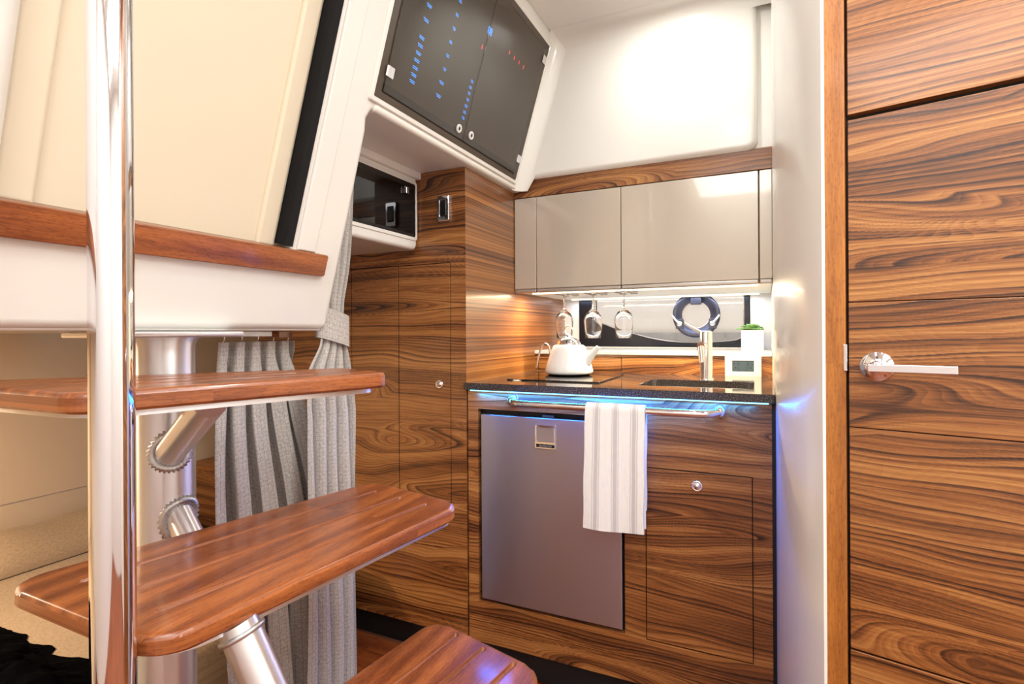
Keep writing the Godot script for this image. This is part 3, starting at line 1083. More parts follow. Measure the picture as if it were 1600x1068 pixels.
func kettle() -> void:
	var c := V(0.222, 0.905, -0.362)
	var k := thing("kettle", "white enamel kettle with steel lid and ring knob on the cooktop", "kettle", c)
	var body := [Vector2(0.0, 0.004), Vector2(0.078, 0.004), Vector2(0.084, 0.006), Vector2(0.0875, 0.011), Vector2(0.0872, 0.018), Vector2(0.082, 0.036), Vector2(0.0735, 0.062), Vector2(0.064, 0.088), Vector2(0.0575, 0.103), Vector2(0.053, 0.1075), Vector2(0.046, 0.109), Vector2(0.0, 0.109)]
	part("body", mb().lathe(body, 56, c), M.ceramic, k)
	part("foot", mb().lathe([Vector2(0.0, 0.0), Vector2(0.074, 0.0), Vector2(0.076, 0.004)], 48, c), M.dark_plastic, k)
	part("lid", mb().lathe([Vector2(0.046, 0.1075), Vector2(0.0455, 0.111), Vector2(0.041, 0.120), Vector2(0.033, 0.129), Vector2(0.022, 0.1345), Vector2(0.012, 0.137), Vector2(0.010, 0.144), Vector2(0.007, 0.147), Vector2(0.0, 0.148)], 40, c), M.chrome, k)
	var ringp := []
	for i in 28:
		var a := TAU * i / 28
		ringp.append(c + V(cos(a) * 0.0165, 0.161 + sin(a) * 0.0165, 0.004 * cos(a)))
	part("lid_ring", mb().tube(ringp, 0.0019, 10, false, true), M.chrome, k)
	# spout to the right, handle to the left
	var sp := []
	var sr := []
	for i in 9:
		var q := i / 8.0
		sp.append(c + V(0.058 + 0.052 * q + 0.004 * q * q, 0.030 + 0.072 * q, 0.012))
		sr.append(lerpf(0.021, 0.0085, pow(q, 0.8)))
	part("spout", mb().tube(sp, sr, 20), M.ceramic, k)
	var hp := [c + V(-0.054, 0.090, 0.006), c + V(-0.060, 0.078, 0.006), c + V(-0.070, 0.079, 0.007), c + V(-0.072, 0.092, 0.008), c + V(-0.074, 0.104, 0.009), c + V(-0.082, 0.111, 0.010), c + V(-0.093, 0.110, 0.010), c + V(-0.102, 0.100, 0.010), c + V(-0.110, 0.080, 0.010), c + V(-0.118, 0.052, 0.010), c + V(-0.124, 0.022, 0.010)]
	part("handle", mb().tube(smooth_path(hp, 5), 0.0036, 10), M.chrome, k)

func smooth_path(p: Array, k: int) -> Array:
	var out := []
	for i in p.size() - 1:
		var a: Vector3 = p[maxi(i - 1, 0)]
		var b: Vector3 = p[i]
		var c: Vector3 = p[i + 1]
		var d: Vector3 = p[mini(i + 2, p.size() - 1)]
		for j in k:
			out.append(b.cubic_interpolate(c, a, d, float(j) / k))
	out.append(p[-1])
	return out

func faucet() -> void:
	var c := V(0.694, 0.9005, -0.375)
	var t := thing("faucet", "tall chrome faucet with side spray head behind the sink", "faucet", c)
	part("column", mb().lathe([Vector2(0.0235, 0.0), Vector2(0.0235, 0.004), Vector2(0.0198, 0.008), Vector2(0.0196, 0.156), Vector2(0.018, 0.160), Vector2(0.0, 0.1605)], 36, c), M.chrome, t)
	part("lever", mb().tube([c + V(-0.010, 0.152, 0.0), c + V(-0.022, 0.158, 0.004), c + V(-0.048, 0.174, 0.012), c + V(-0.066, 0.187, 0.016)], [0.0075, 0.006, 0.005, 0.0045], 12), M.chrome, t)
	var sp := mb()
	sp.tube([c + V(-0.004, 0.112, 0.012), c + V(-0.012, 0.112, 0.05)], [0.0125, 0.0125], 24)
	part("spray_arm", sp, M.chrome, t)
	var nz := mb()
	nz.tube([c + V(-0.012, 0.110, 0.050), c + V(-0.010, 0.096, 0.055), c + V(-0.007, 0.060, 0.060)], [0.0095, 0.011, 0.0085], 18)
	part("spray_head", nz, M.brushed, t)

func plant() -> void:
	var c := V(0.825, 0.9855, -0.865)
	var t := thing("potted_succulent", "small green succulent in a white cube pot on the window shelf", "plant", c)
	var up := Transform3D(Basis(V(1, 0, 0), V(0, 0, -1), V(0, 1, 0)), c)
	part("pot", mb().at(up).ring(rrect(-0.041, -0.041, 0.041, 0.041, 0.003, 4), rrect(-0.036, -0.036, 0.036, 0.036, 0.003, 4), 0.0, 0.078, 0.0012), M.ceramic, t)
	part("pot_base", mb().at(up).prism(rrect(-0.038, -0.038, 0.038, 0.038, 0.003, 4), 0.0, 0.006), M.ceramic, t)
	part("soil", mb().at(up).prism(rrect(-0.0365, -0.0365, 0.0365, 0.0365, 0.003, 4), 0.06, 0.070), M.soil, t)
	var rng := RandomNumberGenerator.new()
	rng.seed = 12
	for i in 11:
		var a := TAU * i / 11 + rng.randf_range(-0.2, 0.2)
		var long := rng.randf_range(0.050, 0.064) if i % 2 == 0 else rng.randf_range(0.032, 0.040)
		if sin(a) < -0.5 or cos(a) > 0.7:
			long *= 0.7
		var rise := rng.randf_range(0.006, 0.016) if i % 2 == 0 else rng.randf_range(0.018, 0.026)
		var leaf := func(u: float, v: float) -> Vector3:
			var q := clampf(v, 0.0, 1.0)
			var wide := 0.0155 * sin(PI * pow(q, 0.75)) + 0.0008
			var x := (u - 0.5) * 2.0
			var out := V(cos(a), 0, sin(a)) * (long * q + 0.003)
			var side := V(-sin(a), 0, cos(a)) * wide * x
			return c + V(0, 0.074, 0) + out + side + V(0, rise * sin(q * 1.9) + 0.004 * x * x, 0)
		part("leaf", mb().sheet(6, 10, leaf, 0.0028), M.leaf, t)

# ---------------------------------------------------------------- wall cabinets, valance, glasses
func uppers() -> void:
	solo("valance", mb("x", Vector2(0.9, 0.17)).rbx(V(0.0, 1.5715, -0.50), V(0.8928, 1.640, -0.374), 0.001), M.veneer, "horizontal walnut strip above the wall cabinets", "valance", V(0.44, 1.57, -0.44))
	var t := thing("wall_cabinet", "glossy taupe wall cabinet with lift-up doors over the window", "cabinet", V(0.44, 1.21, -0.6))
	var shell := mb()
	shell.bx(V(0.0015, 1.2135, -0.93), V(0.892, 1.222, -0.40))
	shell.bx(V(0.0015, 1.222, -0.93), V(0.012, 1.5685, -0.40))
	shell.bx(V(0.88, 1.222, -0.93), V(0.892, 1.5685, -0.40))
	shell.bx(V(0.0015, 1.56, -0.93), V(0.892, 1.5685, -0.40))
	shell.bx(V(0.0015, 1.222, -0.94), V(0.892, 1.5685, -0.93))
	part("carcass", shell, M.white_wall, t)
	part("carcass_edge", mb().bx(V(0.002, 1.2120, -0.402), V(0.892, 1.5685, -0.395)), M.sapele, t)
	for q in [["end_panel", 0.0020, 0.0905], ["lift_door", 0.0925, 0.4120], ["lift_door", 0.4140, 0.8530], ["end_panel", 0.8562, 0.8925]]:
		var d := part(q[0], mb().rbx(V(q[1], 1.2245, -0.394), V(q[2], 1.5690, -0.374), 0.0018, 2), M.lacquer, t)
		part("finger_lip", mb().rbx(V(q[1], 1.2095, -0.394), V(q[2], 1.2240, -0.3735), 0.004, 2), M.lip_steel, d)
	# warm strip under the cabinet
	var led := thing("cabinet_light", "warm light strip under the wall cabinet", "light strip", V(0.44, 1.207, -0.5))
	part("diffuser", mb().rbx(V(0.05, 1.2075, -0.445), V(0.85, 1.2130, -0.428), 0.002), M.warm_led, led)
	area("strip_light", led, V(0.45, 1.205, -0.4365), Vector3.DOWN, Vector2(0.8, 0.014), rgb(255, 226, 180), 2.7)
	var cold := thing("cabinet_light", "cool white light strip at the back of the wall cabinet by the window", "light strip", V(0.44, 1.207, -0.9))
	part("diffuser", mb().rbx(V(0.05, 1.2075, -0.915), V(0.85, 1.2130, -0.900), 0.002), M.warm_led, cold)
	area("strip_light", cold, V(0.45, 1.205, -0.9075), Vector3.DOWN, Vector2(0.8, 0.012), rgb(226, 236, 255), 0.25)
	# stemware rack and three glasses
	var rack := thing("glass_rack", "slim steel rack holding the hanging glasses under the wall cabinet", "rack", V(0.28, 1.205, -0.48))
	for x in [0.1639, 0.2794, 0.3968]:
		for s in [-1.0, 1.0]:
			part("runner", mb().rbx(V(x + s * 0.012 - 0.004, 1.2055, -0.56), V(x + s * 0.012 + 0.004, 1.2095, -0.46), 0.001), M.lip_steel, rack)
			part("hanger", mb().rbx(V(x + s * 0.030 - 0.004, 1.2055, -0.56), V(x + s * 0.030 + 0.004, 1.2135, -0.46), 0.001), M.lip_steel, rack)
			part("bridge", mb().rbx(V(minf(x + s * 0.012, x + s * 0.030) - 0.004, 1.2035, -0.565), V(maxf(x + s * 0.012, x + s * 0.030) + 0.004, 1.2060, -0.558), 0.001), M.lip_steel, rack)
	var labels := ["hanging wine glass at the left end of the rack, behind the kettle knob", "hanging wine glass in the middle, before the dark window post", "hanging wine glass nearest the faucet, before the window pane"]
	var first: Node3D = null
	var i := 0
	for x in [0.1639, 0.2794, 0.3968]:
		var base := V(x, 1.0364, -0.48)
		if first == null:
			var g := thing("wine_glass", labels[0], "wine glass", base, "wine glasses hanging under the cabinet")
			part("bowl", mb().lathe([Vector2(0.0285, 0.0), Vector2(0.0320, 0.03), Vector2(0.0350, 0.062), Vector2(0.0335, 0.078), Vector2(0.026, 0.093), Vector2(0.014, 0.104), Vector2(0.0065, 0.112), Vector2(0.0, 0.112), ], 40, base), M.glass, g)
			var bowl: MeshInstance3D = g.get_child(0)
			var whole := mb()
			var prof := [Vector2(0.0, 0.1), Vector2(0.012, 0.098), Vector2(0.0245, 0.0895), Vector2(0.0320, 0.0755), Vector2(0.0337, 0.062), Vector2(0.0307, 0.03), Vector2(0.0272, 0.0005), Vector2(0.0279, -0.0003), Vector2(0.0286, 0.0005), Vector2(0.0320, 0.03), Vector2(0.0350, 0.062), Vector2(0.0335, 0.078), Vector2(0.026, 0.093), Vector2(0.014, 0.104), Vector2(0.0062, 0.112), Vector2(0.0042, 0.12), Vector2(0.0038, 0.150), Vector2(0.0042, 0.165), Vector2(0.008, 0.1705), Vector2(0.030, 0.1728), Vector2(0.0305, 0.1736), Vector2(0.0300, 0.1742), Vector2(0.0, 0.1748)]
			whole.lathe(prof, 40, base)
			bowl.mesh = whole.mesh(Transform3D(Basis(), -base))
			first = g
		else:
			var c := first.duplicate() as Node3D
			c.name = numbered("wine_glass")
			add_child(c)
			c.position = base
			c.set_meta("label", labels[i])
		i += 1

# ---------------------------------------------------------------- electrical panel behind smoked doors, and the small cabinet under it
func panel() -> void:
	var t := thing("electrical_panel", "slanted electrical switch panel behind two smoked glass doors", "switch panel", LX * V(-0.09, 0.0, 0.0))
	part("surround", mb().at(LX).ring(rrect(-0.500, -0.020, 0.326, 0.492, 0.006), rrect(-0.488, -0.0065, 0.3135, 0.478, 0.004), -0.002, 0.008, 0.003), M.gelcoat, t)
	part("frame", mb().at(LX).ring(rrect(-0.488, -0.0065, 0.3135, 0.478, 0.004), rrect(-0.4664, 0.0105, 0.2945, 0.4595, 0.002), -0.002, 0.007, 0.001), M.panel_brown, t)
	part("switch_plate", mb().at(LX).bx(V(-0.4664, 0.0105, -0.004), V(0.2945, 0.4595, 0.0005)), M.switch_plate, t)
	var doors := []
	for q in [[-0.4645, -0.0885], [-0.0870, 0.2925]]:
		doors.append(part("glass_door", mb().at(LX).rbx(V(q[0], 0.0125, 0.0065), V(q[1], 0.4575, 0.0105), 0.0008), M.smoked, t))
	part("lower_gap", mb().at(LX).bx(V(-0.4655, 0.0108, 0.0006), V(0.2935, 0.034, 0.0012)), M.black, t)
	for q in [[-0.4547, 0.0597, 0], [-0.4547, 0.405, 0], [0.285, 0.4195, 1], [0.285, 0.0654, 1]]:
		var h := part("hinge", mb().at(LX).rbx(V(q[0] - 0.013, q[1] - 0.013, 0.0105), V(q[0] + 0.009, q[1] + 0.013, 0.015), 0.001), M.chrome, doors[q[2]], "square chrome hinge clip")
		h.set_meta("label", "square chrome hinge clip")
		part("hinge_pin", mb().at(LX).tube([V(q[0] + (-0.014 if q[2] == 0 else 0.012), q[1] - 0.012, 0.012), V(q[0] + (-0.014 if q[2] == 0 else 0.012), q[1] + 0.012, 0.012)], 0.003, 8), M.chrome, t)
	var face := Basis(V(1, 0, 0), V(0, 0, 1), V(0, -1, 0))
	for q in [[-0.1249, 0.0374, 0], [-0.0534, 0.0398, 1]]:
		part("round_lock", mb().at(LX).lathe([Vector2(0.0125, 0.0), Vector2(0.0125, 0.003), Vector2(0.0115, 0.0045), Vector2(0.006, 0.0042), Vector2(0.0055, 0.002), Vector2(0.0, 0.002)], 28, V(q[0], q[1], 0.0105), face), M.white_plastic, doors[q[2]], "round white finger lock")
		part("lock_barrel", mb().at(LX).lathe([Vector2(0.0052, 0.0), Vector2(0.0052, 0.0032), Vector2(0.0, 0.0034)], 20, V(q[0], q[1], 0.0105), face), M.dark_plastic, doors[q[2]])
	# lit legends: rows of short bars, three columns
	var rng := RandomNumberGenerator.new()
	rng.seed = 4
	for s in [0.4560, 0.4250, 0.3900, 0.3500, 0.3080, 0.2646, 0.2296, 0.1857, 0.1665, 0.1470, 0.1289, 0.1109, 0.0932, 0.0763]:
		legend(t, -0.3614, s, 0.020 if s > 0.07 else 0.012, rng)
	for s in [0.4110, 0.3750, 0.3391, 0.3029, 0.2669, 0.2310, 0.1946, 0.1583, 0.1224, 0.0864]:
		legend(t, -0.2425, s, [0.012, 0.02][int(s < 0.13)], rng)
	for s in [0.1836, 0.1657, 0.1485, 0.1300, 0.1113, 0.0928, 0.0754]:
		legend(t, -0.1015, s, 0.013, rng)
	for q in [[-0.0918, 0.2884], [0.0655, 0.3441], [0.1021, 0.3438], [0.1394, 0.3446], [0.1758, 0.3456]]:
		part("red_indicator", mb().at(LX).rbx(V(q[0] - 0.0022, q[1] - 0.006, 0.0005), V(q[0] + 0.0022, q[1] + 0.006, 0.002), 0.001), M.red_led, t)
	for q in [[0.0494, 0.2409], [0.0886, 0.2420], [0.1236, 0.2426], [0.1591, 0.2429]]:
		part("green_indicator", mb().at(LX).rbx(V(q[0] - 0.0015, q[1] - 0.0015, 0.0005), V(q[0] + 0.0015, q[1] + 0.0015, 0.002), 0.0008), M.green_led, t)
	# two-digit readout
	var digits := mb().at(LX)
	for dx in [-0.0075, 0.0055]:
		var cx: float = -0.0694 + dx
		var cy := 0.3444
		for sy in [-0.009, 0.0, 0.009]:
			digits.bx(V(cx - 0.0035, cy + sy - 0.0011, 0.0005), V(cx + 0.0035, cy + sy + 0.0011, 0.0018))
		for sx in [-0.004, 0.004]:
			for sy in [-0.0045, 0.0045]:
				digits.bx(V(cx + sx - 0.0011, cy + sy - 0.0036, 0.0005), V(cx + sx + 0.0011, cy + sy + 0.0036, 0.0018))
	part("readout", digits, M.label_blue, t)
	# small cabinet with black glass, over the locker front on the left
	var c := thing("glass_cabinet", "white rounded overhead cabinet with a black glass door left of the locker", "cabinet", V(-0.4, 1.333, 0.2))
	var side := Transform3D(Basis(V(0, 0, -1), V(0, 1, 0), V(1, 0, 0)), V(-0.185, 0, 0))     # local x = -z, local z = +x
	var body := PackedVector2Array([Vector2(-0.62, 1.335), Vector2(-0.022, 1.335), Vector2(-0.008, 1.340), Vector2(-0.001, 1.353), Vector2(-0.001, 1.593), Vector2(-0.62, 1.593)])
	part("shell", mb().at(side).prism(body, -0.6, 0.0, 0.012, 4), M.gelcoat, c)
	var rim_o := rrect(-0.56, 1.366, -0.006, 1.562, 0.012)
	var rim_i := rrect(-0.553, 1.377, -0.016, 1.552, 0.008)
	part("rim", mb().at(side).ring(rim_o, rim_i, -0.001, 0.004, 0.001), M.gelcoat, c)
	part("glass_border", mb().at(side).ring(rim_i, rrect(-0.545, 1.387, -0.024, 1.537, 0.003), 0.0, 0.0035), M.dark_plastic, c)
	var g := part("glass_door", mb().at(side).prism(rim_i, -0.001, 0.0028, 0.0005, 1), M.black_glass, c)
	var la := mb().at(side)
	la.rbx(V(-0.079, 1.510, 0.003), V(-0.063, 1.530, 0.014), 0.002)
	la.tube([V(-0.083, 1.531, 0.008), V(-0.059, 1.531, 0.008)], 0.0025, 8)
	part("latch", la, M.chrome, g)

func legend(t: Node3D, x: float, s: float, wide: float, rng: RandomNumberGenerator) -> void:
	# two short text lines are too small to read: lit dashes of a legend
	var m := mb().at(LX)
	for row in [0.0022, -0.0022]:
		var a := x - wide / 2.0 + (rng.randf_range(0.0, 0.004) if row < 0 else 0.0)
		while a < x + wide / 2.0:
			var b := minf(a + rng.randf_range(0.003, 0.007), x + wide / 2.0 + 0.001)
			m.bx(V(a, s + row - 0.0009, 0.0005), V(b, s + row + 0.0009, 0.0016))
			a = b + 0.0012
	part("lit_legend", m, M.label_blue, t)

# ---------------------------------------------------------------- stairs on one post, and the grab pole
func tread(quad: Array, y: float, th: float, rad: float, grooves: Array, g0: float, g1: float, parent: Node, wood_shift: Vector2) -> MeshInstance3D:
	# quad: back-left, front-left, front-right, back-right as Vector2(x, z); length runs left -> right
	var bl: Vector2 = quad[0]
	var fl: Vector2 = quad[1]
	var fr: Vector2 = quad[2]
	var br: Vector2 = quad[3]
	var ln := ((bl + fl) / 2).distance_to((br + fr) / 2)
	var wd := ((bl + br) / 2).distance_to((fl + fr) / 2)
	var rs := [0.0, 0.0015, 0.004, 0.008, 0.013, 0.019, 0.027, 0.037, 0.05, 0.065]
	var ls := []
	for a in rs:
		ls.append(a)
	var k := 40
	for i in range(1, k):
		ls.append(lerpf(0.065, ln - 0.065, float(i) / k))
	for e in [g0, g1]:
		for d in [-0.008, -0.006, -0.005, -0.003, 0.0, 0.003, 0.005, 0.006, 0.008]:
			ls.append(e + d)
	for a in rs:
		ls.append(ln - a)
	ls.sort()
	var cs := []
	for a in [0.0, 0.0012, 0.003, 0.0055, 0.009, 0.014, 0.02]:
		cs.append(a)
		cs.append(wd - a)
	for gr in grooves:
		for d in [-0.0075, -0.006, -0.0055, -0.0048, -0.0035, -0.0015, 0.0, 0.0015, 0.0035, 0.0048, 0.0055, 0.006, 0.0075]:
			cs.append(gr * wd + d)
	for i in range(1, 12):
		cs.append(wd * i / 12.0)
	cs.sort()
	var m := mb("z", wood_shift)
	var br_ := 0.007
	var top := []
	var nl: int = ls.size()
	var nc: int = cs.size()
	# height field with rounded plan corners
	var pos := []
	var hts := []
	for i in nl:
		var l: float = ls[i]
		var e := minf(l, ln - l)
		var ins := 0.0
		if e < rad:
			ins = rad - sqrt(maxf(0.0, rad * rad - (rad - e) * (rad - e)))
		for j in nc:
			var w: float = clampf(cs[j], ins, wd - ins)
			var dx := minf(w, wd - w)
			var dist := minf(e, dx)
			if e < rad and dx < rad:
				dist = rad - sqrt((rad - e) * (rad - e) + (rad - dx) * (rad - dx))
			dist = maxf(dist, 0.0)
			var h := 0.0
			if dist < br_:
				h = -br_ + sqrt(maxf(0.0, br_ * br_ - (br_ - dist) * (br_ - dist)))
			for gr in grooves:
				var along := clampf(l, g0, g1)
				var q: float = Vector2(l - along, w - gr * wd).length()
				if q < 0.006:
					h -= 0.006 * (1.0 - pow(q / 0.006, 4.0))
			pos.append(Vector2(l / ln, w / wd))
			hts.append(h)
	var lay := func(p: Vector2, hh: float) -> Vector3:
		var c := bl.lerp(br, p.x).lerp(fl.lerp(fr, p.x), p.y)
		return V(c.x, y + hh, c.y)
	for i in nl:
		for j in nc:
			var q: int = i * nc + j
			var a: Vector3 = lay.call(pos[maxi(i - 1, 0) * nc + j], hts[maxi(i - 1, 0) * nc + j])
			var b: Vector3 = lay.call(pos[mini(i + 1, nl - 1) * nc + j], hts[mini(i + 1, nl - 1) * nc + j])
			var c: Vector3 = lay.call(pos[i * nc + maxi(j - 1, 0)], hts[i * nc + maxi(j - 1, 0)])
			var d: Vector3 = lay.call(pos[i * nc + mini(j + 1, nc - 1)], hts[i * nc + mini(j + 1, nc - 1)])
			var nn := (b - a).cross(d - c)
			if nn.y < 0:
				nn = -nn
			if nn.length() < 1e-12:
				nn = Vector3.UP
			nn = nn.normalized()
			m.vert(lay.call(pos[q], hts[q]), nn)
	for i in nl - 1:
		for j in nc - 1:
			m.quad_i(i * nc + j, (i + 1) * nc + j, (i + 1) * nc + j + 1, i * nc + j + 1)
	# sides and underside from the outline
	var outline := []
	for i in nl:
		outline.append(pos[i * nc])
	for i in range(nl - 1, -1, -1):
		outline.append(pos[i * nc + nc - 1])
	var ctr := Vector2(0.5, 0.5)
	var n := outline.size()
	var mid := m.vert(lay.call(ctr, -th), Vector3.DOWN)
	for i in n:
		var pa: Vector2 = outline[i]
		var pb: Vector2 = outline[(i + 1) % n]
		if pa.distance_to(pb) < 1e-6:
			continue
		var A: Vector3 = lay.call(pa, -br_)
		var B: Vector3 = lay.call(pb, -br_)
		var C: Vector3 = lay.call(ctr, -br_)
		var nn := (B - A).cross(Vector3.UP).normalized()
		if nn.dot(A - C) < 0:
			nn = -nn
		var lo := V(0, br_ + 0.004 - th, 0)
		m.quad(A, B, B + lo, A + lo, nn)
		var ia: Vector3 = A.lerp(C, 0.006 / maxf(0.01, A.distance_to(C)))
		var ib: Vector3 = B.lerp(C, 0.006 / maxf(0.01, B.distance_to(C)))
		ia.y = y - th
		ib.y = y - th
		m.quad(A + lo, B + lo, ib, ia, (nn + V(0, -0.8, 0)).normalized())
		m.tri_i(mid, m.vert(ia, Vector3.DOWN), m.vert(ib, Vector3.DOWN))
	return part("tread", m, M.teak, parent)

func plate(quad: Array, y0: float, y1: float, inset: float) -> MB:
	var c: Vector2 = (quad[0] + quad[1] + quad[2] + quad[3]) / 4.0
	var p := PackedVector2Array()
	for q in 4:
		var a: Vector2 = quad[q]
		var prev: Vector2 = quad[(q + 3) % 4]
		var next: Vector2 = quad[(q + 1) % 4]
		var r := 0.03 if q > 1 else 0.06
		a = a + (c - a).normalized() * inset
		for k in 6:
			var t := k / 5.0
			var e1 := a + (prev - a).normalized() * r
			var e2 := a + (next - a).normalized() * r
			p.append(e1.lerp(a, t).lerp(a.lerp(e2, t), t))
	var q2 := PackedVector2Array()
	for a in p:
		q2.append(Vector2(a.x, -a.y))
	return mb().at(Transform3D(Basis(V(1, 0, 0), V(0, 0, -1), V(0, 1, 0)), Vector3.ZERO)).prism(q2, y0, y1, 0.001, 1)

func weld_ring(a: Vector3, dir: Vector3, r: float, axis: Vector3, post_r: float) -> MB:
	# bead where a tube from point a along dir leaves a vertical post
	var u := dir.cross(Vector3.UP).normalized()
	var w := dir.cross(u).normalized()
	var path := []
	var rads := []
	var k := 120
	for i in k:
		var f := TAU * i / k
		var p := a + (u * cos(f) + w * sin(f)) * (r + 0.0035)
		var o := Vector2(p.x - axis.x, p.z - axis.z)
		var dd := Vector2(dir.x, dir.z)
		var qa := dd.length_squared()
		var qb := o.dot(dd)
		var qc := o.length_squared() - post_r * post_r
		path.append(p + dir * ((-qb + sqrt(maxf(0.0, qb * qb - qa * qc))) / qa))
		rads.append(0.0080 + 0.0022 * cos(i * TAU / 4.0 + 0.3))
	return mb().tube(path, rads, 8, false, true)

func stairs() -> void:
	var axis := V(-0.186, 0, 0.846)
	var t := thing("staircase", "open staircase of teak treads on a brushed aluminium post", "stairs", axis)
	var post_r := 0.0515
	part("post", mb().tube([axis, axis + V(0, 1.036, 0), axis + V(0, 1.044, 0), axis + V(0, 1.050, 0), axis + V(0, 1.0545, 0)], [post_r, post_r, post_r + 0.002, post_r + 0.006, post_r + 0.013], 48), M.brushed, t, "thick brushed aluminium post")
	part("mount_plate", mb().rbx(V(-0.30, 1.0545, 0.74), V(-0.095, 1.0655, 0.965), 0.004, 2), M.brushed, t)
	var T1 := [Vector2(-0.285, 1.150), Vector2(0.118, 1.148), Vector2(0.2545, 0.7245), Vector2(0.0975, 0.6580)]
	var T2 := [Vector2(-0.112, 1.128), Vector2(0.243, 1.132), Vector2(0.3085, 0.552), Vector2(0.0270, 0.489)]
	var T3 := [Vector2(0.135, 1.085), Vector2(0.435, 1.115), Vector2(0.500, 0.578), Vector2(0.206, 0.500)]
	var specs := [[T1, 0.99, 0.0275, 0.022, [0.26, 0.5, 0.74], 0.07, 0.40], [T2, 0.71, 0.0265, 0.05, [0.25, 0.515, 0.78], 0.055, 0.568], [T3, 0.43, 0.0265, 0.05, [0.27, 0.525, 0.78], 0.05, 0.545]]
	var i := 0
	for s in specs:
		var tr := tread(s[0], s[1], s[2], s[3], s[4], s[5], s[6], t, Vector2(0.31 * i, 0.17 * i))
		part("support_plate", plate(s[0], s[1] - s[2] - 0.008, s[1] - s[2], 0.022), M.brushed, tr, "thin aluminium plate under the tread")
		i += 1
	part("support_bar", mb().rbx(V(-0.03, 0.662, 1.070), V(0.18, 0.6755, 1.098), 0.003), M.brushed, t)
	# struts
	var a := V(-0.177, 0.822, 0.851)
	var b := V(0.078, 0.953, 0.942)
	part("strut", mb().tube([a, b], 0.0255, 28), M.brushed, t)
	part("weld", weld_ring(a, (b - a).normalized(), 0.0255, axis, post_r), M.weld, t)
	var dir := (V(-0.0813, 0.6580, 0.8560) - V(-0.1613, 0.7300, 0.8454)).normalized()
	var c := V(-0.1613, 0.7300, 0.8454) - dir * 0.03
	part("strut", mb().tube([c, c + dir * ((c.y - 0.672) / -dir.y)], 0.0255, 28), M.brushed, t)
	part("weld", weld_ring(c, dir, 0.0255, axis, post_r), M.weld, t)
	var e := V(0.238, 0.679, 1.020)
	var g := V(0.383, 0.396, 0.988)
	var dir2 := (g - e).normalized()
	part("strut", mb().tube([e, g], 0.0255, 28), M.brushed, t)
	var collar := []
	var u := dir2.cross(Vector3.UP).normalized()
	var w := dir2.cross(u).normalized()
	for k in 60:
		var f := TAU * k / 60
		collar.append(e + dir2 * 0.014 + (u * cos(f) + w * sin(f)) * 0.0262)
	part("weld", mb().tube(collar, 0.0038, 8, false, true), M.weld, t)
	# chrome grab pole from sole to deckhead
	var p := thing("grab_pole", "polished chrome grab pole standing in front of the stairs", "pole", V(0.213, 0, 1.156))
	part("tube", mb().lathe([Vector2(0.0217, 0.006), Vector2(0.0217, 2.137)], 40, V(0.213, 0, 1.156)), M.chrome, p)
	part("foot_flange", mb().lathe([Vector2(0.045, 0.0), Vector2(0.045, 0.004), Vector2(0.026, 0.008), Vector2(0.0217, 0.016)], 36, V(0.213, 0, 1.156)), M.chrome, p)
	part("top_flange", mb().lathe([Vector2(0.0217, 2.127), Vector2(0.026, 2.135), Vector2(0.045, 2.139), Vector2(0.045, 2.143)], 36, V(0.213, 0, 1.156)), M.chrome, p)

